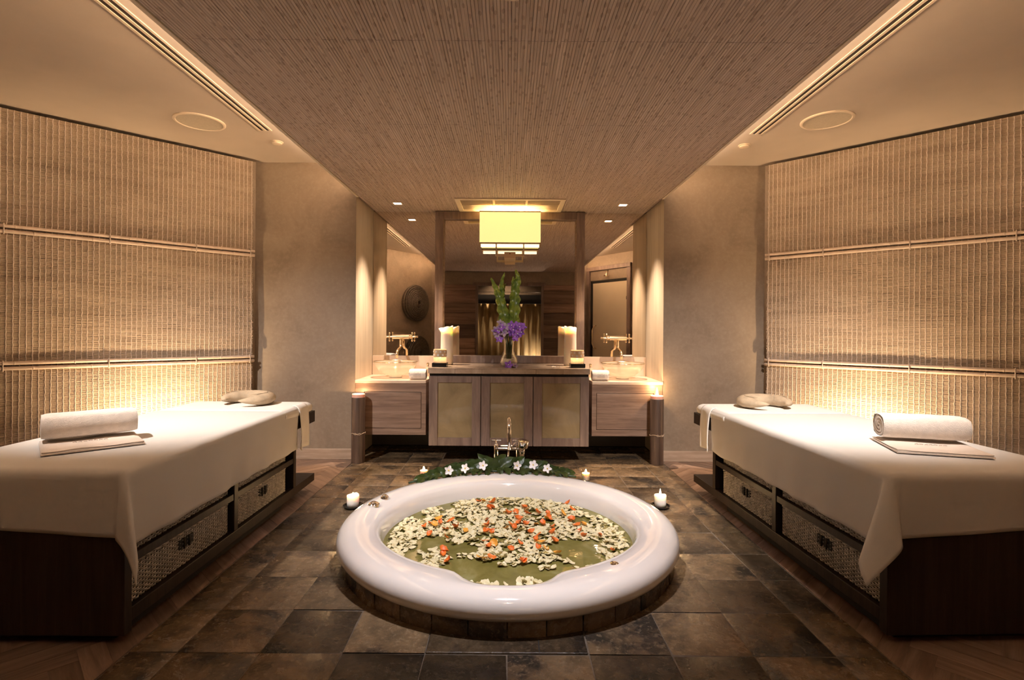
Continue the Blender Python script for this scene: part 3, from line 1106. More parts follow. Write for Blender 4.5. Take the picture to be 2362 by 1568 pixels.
# ---- ceiling fittings
for s in (-1, 1):
    side = 'left' if s < 0 else 'right'
    x = s * 1.888
    sd = thing('slot_diffuser', 'long twin-slot air diffuser in the cream ceiling on the %s' % side, 'air diffuser', (x, 2.6, ZC - 0.004), group='ceiling slot diffusers')
    for q, (a0, a1) in enumerate(((-0.052, -0.034), (-0.010, 0.010), (0.034, 0.052))):
        obj('rail', BX(x + a0, x + a1, 1.2, 4.02, ZC - 0.006, ZC - 0.0005), M['white_trim'], sd, bevel=0.0015)
    obj('slot', BX(x - 0.034, x - 0.010, 1.2, 4.018, ZC - 0.0025, ZC - 0.0005), M['slot_dark'], sd)  # solid strips, their dark colour standing in for shade inside the slots
    obj('slot', BX(x + 0.010, x + 0.034, 1.2, 4.018, ZC - 0.0025, ZC - 0.0005), M['slot_dark'], sd)
    px, py = (-2.30, 3.86) if s < 0 else (2.27, 3.75)
    sp = thing('ceiling_speaker', 'round flush loudspeaker grille in the cream ceiling on the %s' % side, 'speaker', (px, py, ZC - 0.01), group='ceiling loudspeakers')
    obj('ring', MB().shell([(0.172, 0.010), (0.172, 0.004), (0.166, 0.0), (0.154, 0.0), (0.150, 0.004), (0.150, 0.010)], 48, (px, py, ZC - 0.010)), M['white_trim'], sp, smooth=40)
    obj('grille', MB().lathe([(0.0, 0.002), (0.08, 0.0025), (0.151, 0.004), (0.151, 0.0095)], 48, (px, py, ZC - 0.010)), M['speaker'], sp, smooth=40)
    px, py = s * 1.91, 4.27
    sk = thing('sprinkler_cover', 'small round white sprinkler cover on the cream ceiling on the %s' % side, 'sprinkler', (px, py, ZC - 0.018), group='sprinkler covers')
    obj('rose', MB().lathe([(0.048, 0.018), (0.048, 0.014), (0.030, 0.010)], 28, (px, py, ZC - 0.018)), M['white_trim'], sk, smooth=40)
    obj('cap', MB().lathe([(0.038, 0.010), (0.038, 0.002), (0.034, 0.0)], 28, (px, py, ZC - 0.018)), M['white_trim'], sk, smooth=40)
    # square downlight over the basin
    px, py = s * 1.085, 5.03
    dn = thing('downlight', 'small square lit downlight in the bamboo ceiling above the %s basin' % side, 'downlight', (px, py, ZB - 0.006), group='square downlights')
    q = MB()
    q.box(px - 0.048, px + 0.048, py - 0.048, py - 0.036, ZB - 0.006, ZB + 0.006)
    q.box(px - 0.048, px + 0.048, py + 0.036, py + 0.048, ZB - 0.006, ZB + 0.006)
    q.box(px - 0.048, px - 0.036, py - 0.036, py + 0.036, ZB - 0.006, ZB + 0.006)
    q.box(px + 0.036, px + 0.048, py - 0.036, py + 0.036, ZB - 0.006, ZB + 0.006)
    obj('bezel', q, M['white_trim'], dn)
    obj('lens', BX(px - 0.036, px + 0.036, py - 0.036, py + 0.036, ZB - 0.003, ZB + 0.004), M['lens'], dn)
    spot('sink_lamp', (px, py, ZB - 0.012), (px, py - 0.02, 0), P_SINK, WARM, 68, 0.85, 0.03, dn)

# bed spotlights, tub spotlight (recessed, above the frame)
def can(name, label, loc, target, watts, color, angle, blend, radius=0.035):
    t = thing(name, label, 'spotlight', (loc[0], loc[1], loc[2] - 0.004), group='recessed spotlights')
    obj('ring', MB().shell([(0.06, 0.004), (0.06, 0.0), (0.045, 0.0), (0.045, 0.004)], 24, (loc[0], loc[1], loc[2] - 0.004)), M['white_trim'], t, smooth=40)
    spot('spot_lamp', (loc[0], loc[1], loc[2] - 0.02), target, watts, color, angle, blend, radius, t)


can('spotlight', 'recessed spotlight over the foot of the bed on the left', (-2.35, 1.75, ZC), (-1.80, 3.62, 0.66), P_BED, COOL, 66, 1.0)
can('spotlight', 'recessed spotlight over the foot of the bed on the right', (1.55, 1.70, ZC), (1.75, 3.58, 0.66), P_BED, COOL, 66, 1.0)
can('spotlight', 'recessed spotlight in the bamboo ceiling aimed at the tub', (0.0, 1.86, ZB), (0.0, 2.95, 0.05), P_TUB, TUBCOL, 62, 0.6)
can('spotlight', 'narrow recessed spotlight in the bamboo ceiling aimed at the flower vase', (0.62, 1.60, ZB), (0.0, 4.82, 1.42), P_VASE, COOL, 17, 0.6)
can('spotlight', 'unseen fill spotlight added in the bamboo ceiling near the doorway', (0.0, 0.6, ZB), (0.0, 1.9, 0.0), P_NEAR_FILL, WARM, 100, 0.8)  # unseen lamp added as fill for the near floor

# return-air grille in the bamboo ceiling
ag = thing('air_grille', 'cream three-panel return air grille in the bamboo ceiling above the lantern', 'air grille', (0, 5.08, ZB - 0.012))
gx, gy0, gy1 = 0.515, 4.81, 5.32
fr = MB()
fr.box(-gx, gx, gy0, gy0 + 0.045, ZB - 0.012, ZB + 0.004)
fr.box(-gx, gx, gy1 - 0.045, gy1, ZB - 0.012, ZB + 0.004)
fr.box(-gx, -gx + 0.045, gy0 + 0.045, gy1 - 0.045, ZB - 0.012, ZB + 0.004)
fr.box(gx - 0.045, gx, gy0 + 0.045, gy1 - 0.045, ZB - 0.012, ZB + 0.004)
obj('frame', fr, M['white_trim'], ag, bevel=0.002)
for k in (-1, 1):
    obj('divider', BX(k * 0.155 - 0.01, k * 0.155 + 0.01, gy0 + 0.045, gy1 - 0.045, ZB - 0.011, ZB + 0.003), M['white_trim'], ag)
for k in (-1, 0, 1):
    xa, xb = ((-gx + 0.045, -0.165), (-0.145, 0.145), (0.165, gx - 0.045))[k + 1]
    pn = obj('mesh_panel', BX(xa, xb, gy0 + 0.045, gy1 - 0.045, ZB - 0.001, ZB + 0.002), M['speaker'], ag)
    for q in range(12):
        y = gy0 + 0.06 + q * 0.034
        obj('louvre', BX(xa, xb, y, y + 0.016, ZB - 0.005, ZB - 0.001), M['slot_mid'], pn)

# ================================================================== TUB
NT = 144


def r_in(a):
    """inner lip radius; a = angle from the front (towards the viewer)"""
    a = abs(a)
    d = math.degrees(a)
    r = 0.705
    r += 0.034 * math.exp(-(d / 13.0) ** 4)
    if d > 12:
        w = 1 / (1 + math.exp(-(d - 17.5) / 1.6))
        r -= 0.062 * w * (1 / (1 + math.exp((d - 50) / 14.0)))
    return r


tub = thing('bathtub', 'large round white acrylic bathtub on a slate-tiled ring in the floor', 'bathtub', (TUB[0], TUB[1], 0))
prof_out = [(0.872, 0.060), (0.886, 0.066), (0.902, 0.082), (0.912, 0.105), (0.906, 0.135), (0.888, 0.155), (0.855, 0.167), (0.82, 0.171)]
vs, fs = [], []
npf = None
for k in range(NT):
    th = 2 * PI * k / NT
    a = math.atan2(math.sin(th), math.cos(th))
    ri = r_in(a)
    ca, sa = math.sin(th), -math.cos(th)     # th = 0 faces the viewer
    mid = [(0.82 + (ri + 0.03 - 0.82) * t, 0.171 - 0.020 * t ** 1.6) for t in (0.35, 0.7, 1.0)]
    prof = prof_out + mid + [(ri + 0.012, 0.142), (ri, 0.126), (ri - 0.010, 0.095), (ri - 0.018, 0.05), (ri - 0.03, 0.0), (ri * 0.90, -0.15), (ri * 0.80, -0.30), (ri * 0.62, -0.38), (ri * 0.3, -0.40), (0.004, -0.40),
                              (0.004, -0.42), (ri * 0.7, -0.42), (ri * 0.86, -0.30), (ri * 0.97, -0.1), (ri * 1.02, 0.03), (0.80, 0.055)]
    npf = len(prof)
    for r, z in prof:
        vs.append((TUB[0] + r * ca, TUB[1] + r * sa, z))
for k in range(NT):
    j = (k + 1) % NT
    for i in range(npf):
        i2 = (i + 1) % npf
        fs.append((k * npf + i, k * npf + i2, j * npf + i2, j * npf + i))
obj('shell', MB().add(vs, fs), M['porcelain'], tub, smooth=True)
npl = 36
for k in range(npl):
    a0, a1 = 2 * PI * k / npl + 0.003, 2 * PI * (k + 1) / npl - 0.003
    r0, r1 = 0.8695, 0.884 + rng.uniform(-0.002, 0.003)
    q = MB()
    arc = [a0 + (a1 - a0) * t / 4 for t in range(5)]
    poly = [(TUB[0] + r1 * math.sin(t), TUB[1] - r1 * math.cos(t)) for t in arc] + [(TUB[0] + r0 * math.sin(t), TUB[1] - r0 * math.cos(t)) for t in reversed(arc)]
    q.prism(poly, 0.0, 0.078)
    obj('slate_tile', q, M['slate'], tub)
obj('core_ring', MB().shell([(0.868, -0.008), (0.868, 0.075), (0.855, 0.075), (0.855, -0.008)], 64, (TUB[0], TUB[1], 0)), M['grout'], tub)
for (x, y, rad) in ((-0.785, 3.05, 0.034), (-0.752, 3.18, 0.025)):
    kn = obj('air_control', MB().lathe([(rad, 0.0), (rad, 0.012), (rad * 0.85, 0.018), (0, 0.019)], 24, (x, y, 0.164)), M['chrome'], tub, smooth=40)
    obj('cap', MB().lathe([(rad * 0.55, 0), (rad * 0.55, 0.006), (rad * 0.4, 0.009), (0, 0.009)], 20, (x, y, 0.182)), M['chrome'], kn, smooth=40)
obj('overflow', MB().lathe([(0.019, 0), (0.019, 0.006), (0.012, 0.009), (0, 0.009)], 24).xf(Matrix.Translation((0.473, 2.317, 0.161)) @ Matrix.Rotation(R(8), 4, 'X')), M['chrome'], tub, smooth=40)

ZW = 0.045
wv, wf = [(TUB[0], TUB[1], ZW)], []
for ring in range(1, 9):
    for k in range(NT):
        th = 2 * PI * k / NT
        ri = r_in(math.atan2(math.sin(th), math.cos(th))) - 0.019
        r = ri * ring / 8
        wv.append((TUB[0] + r * math.sin(th), TUB[1] - r * math.cos(th), ZW))
for k in range(NT):
    wf.append((0, 1 + k, 1 + (k + 1) % NT))
    for ring in range(7):
        a, b = 1 + ring * NT, 1 + (ring + 1) * NT
        wf.append((a + k, b + k, b + (k + 1) % NT, a + (k + 1) % NT))
tag(obj('bath_water', MB().add(wv, wf), M['water'], smooth=True, recalc=False), 'murky olive green bath water filling the round tub', 'water', kind='stuff')


# petals ------------------------------------------------------------
def petal_mesh(name, mat, seed, size):
    rr = random.Random(seed)
    n = 8
    cup = rr.uniform(0.35, 0.9)
    tw = rr.uniform(-0.3, 0.3)
    vs = [(0, 0, 0.002)]
    for ring, rad in ((1, 0.55), (2, 1.0)):
        for k in range(n):
            a = 2 * PI * k / n
            w = 1 + 0.18 * math.sin(2 * a + seed) + rr.uniform(-0.12, 0.12)
            x = math.cos(a) * rad * w
            y = math.sin(a) * rad * 0.72 * w
            z = cup * (x * x * 0.35 + y * y * 0.7) * (1 if ring == 2 else 0.5) + tw * x * y * 0.4 + (rr.uniform(-0.08, 0.10) if ring == 2 else 0)
            vs.append((x * size, y * size, z * size))
    fs = []
    for k in range(n):
        j = (k + 1) % n
        fs.append((0, 1 + k, 1 + j))
        fs.append((1 + k, 1 + n + k, 1 + n + j, 1 + j))
    return MB().add(vs, fs).mesh(name, mat, True, False)


W_V = [petal_mesh('white_petal', M['petal_white'], q, 0.0185) for q in range(8)]
O_V = [petal_mesh('orange_petal', M['petal_orange'], 20 + q, 0.023) for q in range(5)]
G_V = [petal_mesh('golden_petal', M['petal_gold'], 30 + q, 0.024) for q in range(3)]
ORANGE = [(-0.199, 3.458), (-0.163, 3.48), (-0.104, 3.44), (-0.123, 3.323), (-0.107, 3.342), (-0.419, 3.147), (-0.341, 3.115), (-0.483, 3.009), (-0.45, 3.064), (-0.429, 3.041), (-0.4, 3.073), (-0.358, 2.98), (-0.297, 3.012), (-0.239, 2.96), (-0.432, 2.905), (-0.341, 2.864), (-0.127, 3.128), (-0.135, 3.023), (-0.118, 3.055), (-0.122, 2.947), (-0.093, 2.933), (-0.018, 3.26), (0.002, 3.243), (0.047, 3.252), (0.101, 3.356), (0.119, 3.318), (0.123, 3.245), (0.184, 3.255), (0.244, 3.242), (0.346, 3.24), (0.389, 3.43), (0.408, 3.333), (0.248, 3.16), (0.231, 3.151), (0.378, 3.137), (0.058, 3.156), (0.02, 3.057), (-0.01, 3.002), (0.038, 3.01), (0.069, 3.082), (0.099, 3.067), (0.165, 3.06), (0.204, 3.061), (0.258, 3.022), (0.251, 2.939), (0.442, 3.065), (0.399, 3.056), (0.411, 2.964), (0.422, 2.899), (0.113, 2.966), (0.127, 2.944), (0.165, 2.894), (0.15, 2.831), (0.182, 2.811), (0.247, 2.826), (0.066, 2.783), (-0.122, 2.813), (-0.074, 2.78), (-0.105, 2.741), (0.013, 2.711), (0.164, 2.733), (0.196, 2.733), (-0.329, 2.681), (-0.335, 2.644), (-0.291, 2.575), (-0.13, 2.606), (-0.082, 2.619), (0.071, 2.564), (0.079, 2.581), (0.255, 2.666), (0.54, 2.701), (0.513, 2.915)]
HOLES = [(-0.39, 3.375, 0.055), (-0.276, 3.142, 0.045), (0.43, 3.155, 0.07), (-0.444, 2.835, 0.06), (-0.237, 2.707, 0.10), (-0.021, 2.45, 0.16), (-0.20, 2.50, 0.13), (0.19, 2.49, 0.13), (0.343, 2.742, 0.13), (0.40, 2.64, 0.10), (0.45, 2.80, 0.06), (-0.35, 2.78, 0.06), (-0.47, 2.62, 0.07), (0.16, 3.219, 0.03), (0.001, 3.383, 0.04), (-0.05, 2.86, 0.04), (-0.60, 3.30, 0.07), (0.60, 3.30, 0.07), (0.15, 3.30, 0.03), (-0.14, 2.90, 0.035)]
petals = []
tries = 0
while len(petals) < 1700 and tries < 90000:
    tries += 1
    x, y = rng.uniform(-0.69, 0.69), rng.uniform(2.2, 3.6)
    dx, dy = x - TUB[0], y - TUB[1]
    rr = math.hypot(dx, dy)
    if rr > r_in(math.atan2(dx, -dy)) - 0.05:
        continue
    if any((x - h[0]) ** 2 + (y - h[1]) ** 2 < h[2] ** 2 for h in HOLES):
        continue
    if noise.noise(Vector((x * 7, y * 7, 3.3))) < -0.38:
        continue
    if any((x - q[0]) ** 2 + (y - q[1]) ** 2 < 0.0125 ** 2 for q in petals):
        continue
    petals.append((x, y))
for (x0, y0, sx, sy, nn_) in ((-0.09, 2.345, 0.09, 0.018, 20), (0.10, 2.375, 0.05, 0.030, 16), (-0.37, 2.64, 0.05, 0.03, 10), (-0.36, 2.57, 0.05, 0.02, 9), (-0.22, 2.65, 0.04, 0.02, 7), (-0.12, 2.67, 0.05, 0.025, 10), (-0.06, 2.66, 0.05, 0.02, 9), (0.01, 2.64, 0.05, 0.025, 10), (0.08, 2.66, 0.05, 0.02, 10), (0.16, 2.59, 0.05, 0.02, 9), (0.20, 2.53, 0.04, 0.015, 6), (0.235, 2.63, 0.03, 0.015, 5), (0.003, 2.55, 0.045, 0.018, 8), (0.43, 2.52, 0.05, 0.02, 7), (0.06, 2.60, 0.06, 0.015, 7)):
    for q in range(nn_):
        petals.append((x0 + rng.uniform(-sx, sx), y0 + rng.uniform(-sy, sy)))
petals.sort(key=lambda p: p[1] + 0.0 * p[0])
LBL_W = 'cream white flower petal afloat on the bath water'
rest = MB()
for i, (x, y) in enumerate(petals):
    me = W_V[rng.randrange(8)]
    loc = Vector((x, y, ZW + 0.004 + rng.uniform(0, 0.004)))
    rot = (rng.uniform(-0.45, 0.45), rng.uniform(-0.45, 0.45), rng.uniform(0, 6.28))
    sc = rng.uniform(0.75, 1.25)
    if i < 300:
        o = bpy.data.objects.new('white_petal', me)
        COL.objects.link(o)
        o.location = loc
        o.rotation_euler = rot
        o.scale = (sc, sc, sc)
        tag(o, LBL_W, 'petal', 'white petals on the bath water')
    else:
        from mathutils import Euler
        mt = Matrix.Translation(loc) @ Euler(rot).to_matrix().to_4x4() @ Matrix.Scale(sc, 4)
        rest.add([mt @ v.co for v in me.vertices], [tuple(p.vertices) for p in me.polygons])
tag(obj('floating_petals', rest, M['petal_white'], smooth=True, recalc=False), 'dense carpet of cream petals over the far part of the bath water', 'petals', kind='stuff')
for i, (x, y) in enumerate(ORANGE):
    gold = (i % 4 == 1)
    me = (G_V[i % 3] if gold else O_V[i % 5])
    o = bpy.data.objects.new('golden_petal' if gold else 'orange_petal', me)
    COL.objects.link(o)
    o.location = (x, y, ZW + 0.016)
    o.rotation_euler = (rng.uniform(-0.7, 0.5), rng.uniform(-0.5, 0.5), rng.uniform(0, 6.28))
    sc = rng.uniform(0.8, 1.2)
    o.scale = (sc, sc, sc * 1.6)
    if gold:
        tag(o, 'golden orange flower petal afloat among the white petals', 'petal', 'golden petals on the bath water')
    else:
        tag(o, 'bright red-orange flower petal afloat among the white petals', 'petal', 'orange petals on the bath water')


# ================================================================== FLAMES AND CANDLES
def flame_mb(c, h, r):
    return MB().lathe([(0.0, 0), (r * 0.7, h * 0.10), (r, h * 0.28), (r * 0.8, h * 0.5), (r * 0.42, h * 0.75), (r * 0.12, h * 0.94), (0, h)], 12, c)


def flame(parent, c, h=0.03, r=0.007, watts=P_CANDLE):
    f = obj('flame', flame_mb(c, h, r), M['flame'], parent, smooth=True)
    obj('wick', MB().cyl((c[0], c[1], c[2] - 0.012), (c[0], c[1], c[2] + 0.006), 0.0014, 0.0012, 6), M['wick'], parent)
    point('candle_flame_light', (c[0], c[1], c[2] + h * 0.9), watts, AMBER, 0.008, parent)
    return f


def ring_wobble(prof, n, c, amp, seed, from_i):
    t = MB().lathe(prof, n, c)
    out = []
    for idx, p in enumerate(t.v):
        i = idx // n
        if i >= from_i and i < len(prof):
            a = math.atan2(p[1] - c[1], p[0] - c[0])
            out.append((p[0], p[1], p[2] + amp * math.sin(a * 2 + seed) + amp * 0.5 * math.sin(a * 3 + seed * 2)))
        else:
            out.append(p)
    t.v = out
    return t


def small_candle(x, y, label, fh):
    t = thing('floor_candle', label, 'candle', (x, y, 0))
    obj('dish', MB().shell([(0.0, 0.0), (0.050, 0.0), (0.064, 0.012), (0.066, 0.018), (0.061, 0.018), (0.052, 0.008), (0.0, 0.006)], 32, (x, y, 0.002)), M['black_dish'], t, smooth=40)
    w = ring_wobble([(0.0385, 0), (0.0395, 0.03), (0.040, 0.072), (0.038, 0.078), (0.034, 0.074), (0.030, 0.062), (0.012, 0.058), (0.0, 0.058)], 28, (x, y, 0.009), 0.0025, x * 7, 2)
    obj('wax', w, M['wax'], t, smooth=True)
    obj('melt_pool', MB().lathe([(0.0295, 0), (0, 0.0005)], 24, (x, y, 0.0695)), M['wax_melt'], t)
    flame(t, (x, y, 0.076), fh, 0.008, P_CANDLE * 1.2)


small_candle(-1.04, 3.50, 'short white candle with a tiny flame on a black dish left of the tub', 0.028)
small_candle(1.03, 3.54, 'short white candle with a tall bright flame on a black dish right of the tub', 0.055)


def votive(x, y, label):
    t = thing('glass_votive', label, 'votive candle', (x, y, 0), group='flared glass votives')
    obj('glass', MB().shell([(0.0, 0.0), (0.026, 0.0), (0.030, 0.01), (0.036, 0.05), (0.046, 0.085), (0.044, 0.085), (0.034, 0.05), (0.027, 0.012), (0.0, 0.010)], 28, (x, y, 0.001)), M['glass'], t, smooth=40)
    obj('wax', MB().lathe([(0.026, 0.0), (0.033, 0.04), (0.030, 0.052), (0, 0.050)], 24, (x, y, 0.013)), M['wax'], t, smooth=40)
    flame(t, (x, y, 0.068), 0.03, 0.009, P_CANDLE)


votive(-0.680, 4.20, 'flared glass votive burning behind the tub by the garland tip')
votive(0.615, 4.15, 'flared glass votive burning behind the tub, right of the tub filler')


def tall_candle(x, y, label, lit, h=0.61):
    t = thing('pillar_candle', label, 'candle', (x, y, 0))
    obj('wrap', MB().lathe([(0.060, 0), (0.060, h - 0.03), (0.0585, h - 0.026)], 36, (x, y, 0)), M['candle_wrap'], t, smooth=40)
    obj('wax', MB().lathe([(0.0575, 0), (0.0575, 0.026), (0.054, 0.030), (0.040, 0.022), (0.015, 0.014), (0, 0.012)], 36, (x, y, h - 0.026)), M['wax_pink'], t, smooth=40)
    ties = MB()
    ties.tube([(x + 0.0615 * math.cos(2 * PI * k / 36), y + 0.0615 * math.sin(2 * PI * k / 36), 0.262 + 0.006 * math.sin(k * 0.6)) for k in range(37)], 0.0022, 6, False)
    tie = obj('string', ties, M['string'], t, smooth=True)
    kn = MB()
    for sgn in (-1, 1):
        kn.tube([(x + 0.01, y - 0.063, 0.262), (x + 0.01 + sgn * 0.02, y - 0.066, 0.272), (x + 0.01 + sgn * 0.035, y - 0.064, 0.264), (x + 0.01 + sgn * 0.02, y - 0.066, 0.256), (x + 0.01, y - 0.063, 0.262)], 0.0018, 6)
    obj('bow', kn, M['string'], tie, smooth=True)
    if lit:
        flame(t, (x, y, h - 0.008), 0.085, 0.013, P_CANDLE * 2.0)
    else:
        flame(t, (x, y, h - 0.012), 0.014, 0.006, P_CANDLE * 1.2)


tall_candle(-1.352, 4.695, 'tall bark-brown pillar candle with a low glowing top left of the vanity', False)
tall_candle(1.335, 4.71, 'tall bark-brown pillar candle with a tall flame right of the vanity', True)


# ================================================================== GARLAND AND ORCHIDS BY THE TUB
def leaf_mb(ln, wd, fold, droop, seed):
    rr = random.Random(seed)
    mb = MB()
    nu, nv = 6, 9

    def fn(u, v):
        x = (u - 0.5) * 2
        prof = math.sin(min(1, v * 1.02) * PI) ** 0.75 if 0 < v < 1 else 0
        w = wd * prof * (1 + 0.12 * math.sin(v * 15 + seed + (2 if x > 0 else 0)))
        y = v * ln
        z = -droop * v * v * ln + abs(x) * fold * w
        return (x * w, y, z + 0.004 * math.sin(v * 11 + x * 2 + seed))
    mb.grid(nu, nv, fn)
    return mb


leaf_meshes = [leaf_mb(0.165, 0.046, 0.30, 0.25 + 0.1 * q, q).mesh('leaf', M['leaf'], True, False) for q in range(4)]
RG = 0.865
gar = thing('leaf_garland', 'garland of glossy dark green folded leaves along the back rim of the tub', 'garland', (TUB[0], TUB[1] + RG, 0.165))


def garland_leaf(i, x, back, z, tip, normal, sc):
    """tip = direction of the leaf, normal = way its face looks"""
    a = math.asin(max(-1, min(1, x / RG)))
    T = Vector(tip).normalized()
    Nn = Vector(normal)
    Nn = (Nn - T * Nn.dot(T)).normalized()
    Xx = T.cross(Nn).normalized()
    m = Matrix((Xx, T, Nn)).transposed().to_4x4()
    o = bpy.data.objects.new('leaf', leaf_meshes[i % 4])
    COL.objects.link(o)
    o.parent = gar
    o.location = (RG * math.sin(a), RG * math.cos(a) - RG + back, z)
    o.rotation_euler = m.to_euler()
    o.scale = (sc, sc, sc)


nl_ = 26
for k in range(nl_):
    t = k / (nl_ - 1)
    X = -0.60 + 1.02 * t
    c = (t - 0.52) / 0.52
    h = 1 - c * c
    side = -1 if c < 0 else 1
    a = math.asin(X / RG)
    # back row: leaves fan outward along the rim and rise towards the middle
    garland_leaf(k, X - side * 0.05, 0.035 + 0.015 * (k % 2), 0.010 + 0.012 * h, (side * math.cos(a) * (0.35 + 0.65 * abs(c)), -abs(math.sin(a)) * 0.6 + rng.uniform(-0.2, 0.2), 0.03 + 0.30 * h + rng.uniform(-0.10, 0.20)), (rng.uniform(-0.5, 0.5), -1, 0.45), 0.64 + 0.24 * h)
for k in range(20):
    t = (k + 0.5) / 20
    X = -0.60 + 1.00 * t
    c = (t - 0.52) / 0.52
    a = math.asin(X / RG)
    side = -1 if c < 0 else 1
    # front row: leaves lie over the rim, tips pointing at the water
    garland_leaf(k + 1, X, 0.01, 0.026 + 0.012 * (1 - c * c), (side * 0.6 * rng.uniform(0.4, 1.2), -1, -0.10 + rng.uniform(-0.18, 0.12)), (0, -0.35, 1), rng.uniform(0.45, 0.62))
obj('stem', MB().tube([(TUB[0] + RG * math.sin(math.asin(X / RG)), TUB[1] + RG * math.cos(math.asin(X / RG)), 0.178) for X in [-0.66 + 1.13 * q / 20 for q in range(21)]], 0.008, 8), M['leaf'], gar, smooth=True)


def bloom_parts(mat, core, size, seed, npet=5):
    rr = random.Random(seed)
    mb = MB()
    for k in range(npet):
        a = 2 * PI * k / npet + rr.uniform(-0.1, 0.1)
        wd = size * rr.uniform(0.30, 0.42)

        def fn(u, v, a=a, wd=wd):
            x = (u - 0.5) * 2
            w = wd * math.sin(PI * (0.12 + 0.80 * v)) ** 0.8
            l = size * v
            z = size * (0.30 * v - 0.25 * v * v) + 0.2 * size * x * x * v
            return (l * math.cos(a) - x * w * math.sin(a), l * math.sin(a) + x * w * math.cos(a), z)
        mb.grid(3, 4, fn)
    c = MB().sphere((0, 0, size * 0.12), size * 0.16, 8, 6, (1, 1, 1.4))
    return mb, c


def bloom(name, mat, core, size, loc, rot, label, cat, group, seed):
    t = thing(name, label, cat, loc, 0, group)
    t.rotation_euler = rot
    p, c = bloom_parts(mat, core, size, seed)
    obj('petals', p, mat, t, smooth=True, local=True, recalc=False)
    obj('lip', c, core, t, smooth=True, local=True)
    return t


first = None
for i, (x, y, z) in enumerate(((-0.415, 3.62, 0.222), (-0.302, 3.66, 0.226), (-0.181, 3.70, 0.236), (0.060, 3.72, 0.232), (0.176, 3.71, 0.240), (0.274, 3.67, 0.225))):
    lab = ['white orchid bloom on the garland, nearest the garland tip at left', 'white orchid bloom, second along the garland from the left', 'white orchid bloom on the garland just left of the tub filler', 'white orchid bloom on the garland just right of the tub filler', 'white orchid bloom, second from the right along the garland', 'white orchid bloom on the garland, furthest to the right'][i]
    bloom('orchid_bloom', M['orchid_white'], M['orchid_core'], 0.034, (x, y, z), (R(72 + rng.uniform(-14, 10)), 0, rng.uniform(-0.5, 0.5)), lab, 'flower', 'white orchids on the garland', 60 + i)

# ================================================================== TUB FILLER
FY = 3.95
tf = thing('tub_filler', 'chrome floor-standing tub filler with arched spout and hand shower', 'faucet', (0, FY, 0))
for x in (-0.094, 0.072):
    obj('pillar', MB().lathe([(0.024, 0), (0.024, 0.008), (0.0155, 0.012), (0.0155, 0.30), (0.0175, 0.302), (0.0175, 0.325), (0.012, 0.335), (0.006, 0.342)], 20, (x, FY, 0)), M['chrome'], tf, smooth=40)
    hn = MB().cyl((x, FY, 0.342), (x, FY, 0.362), 0.005, 0.005, 10)
    hn.cyl((x - 0.036, FY, 0.362), (x + 0.036, FY, 0.362), 0.0055, 0.0055, 10)
    hn.cyl((x, FY - 0.03, 0.362), (x, FY + 0.03, 0.362), 0.0055, 0.0055, 10)
    obj('cross_handle', hn, M['chrome'], tf, smooth=40)
obj('bridge', MB().cyl((-0.094, FY, 0.300), (0.072, FY, 0.300), 0.012, 0.012, 14).cyl((-0.06, FY - 0.004, 0.322), (0.04, FY - 0.004, 0.322), 0.007, 0.007, 12), M['chrome'], tf, smooth=40)
sp_path = [(0.0, FY, 0.30), (0.0, FY, 0.40), (0.0, FY - 0.002, 0.46)]
for q in range(1, 10):
    a = PI * q / 10
    sp_path.append((0.0 + 0.004 * q / 10, FY - 0.075 + 0.075 * math.cos(a), 0.46 + 0.082 * math.sin(a)))
sp_path += [(0.005, FY - 0.152, 0.44), (0.006, FY - 0.154, 0.33)]
obj('spout', MB().tube(sp_path, 0.014, 14), M['chrome'], tf, smooth=40)
hs = obj('hand_shower', MB().lathe([(0.012, -0.02), (0.040, -0.016), (0.043, -0.008), (0.043, 0.032), (0.038, 0.036), (0.0, 0.037)], 24).xf(Matrix.Translation((0.105, FY - 0.03, 0.335)) @ Matrix.Rotation(R(10), 4, 'X') @ Matrix.Rotation(R(8), 4, 'Y')), M['chrome'], tf, smooth=40)
obj('shower_grip', MB().tube([(0.105, FY - 0.03, 0.32), (0.102, FY - 0.02, 0.27), (0.095, FY - 0.01, 0.20), (0.085, FY - 0.01, 0.15)], [0.02, 0.018, 0.013, 0.011], 12), M['chrome'], hs, smooth=True)
obj('cradle', MB().tube([(0.072, FY, 0.30), (0.09, FY - 0.01, 0.285), (0.10, FY - 0.02, 0.29)], 0.009, 10), M['chrome'], tf, smooth=True)
obj('lever', MB().tube([(0.0, FY - 0.03, 0.29), (0.03, FY - 0.04, 0.33), (0.055, FY - 0.05, 0.36)], 0.007, 10), M['chrome'], tf, smooth=True)
obj('hose', MB().tube([(0.0, FY - 0.02, 0.285), (-0.004, FY - 0.03, 0.22), (0.012, FY - 0.03, 0.15), (0.04, FY - 0.03, 0.11), (0.07, FY - 0.02, 0.12), (0.085, FY - 0.01, 0.15)], 0.007, 8), M['chrome'], tf, smooth=True)


# ================================================================== MASSAGE BEDS
BW = 0.83
BED = {-1: ((-1.447, 1.966), R(0.0)), 1: ((1.462, 2.005), R(2.0))}


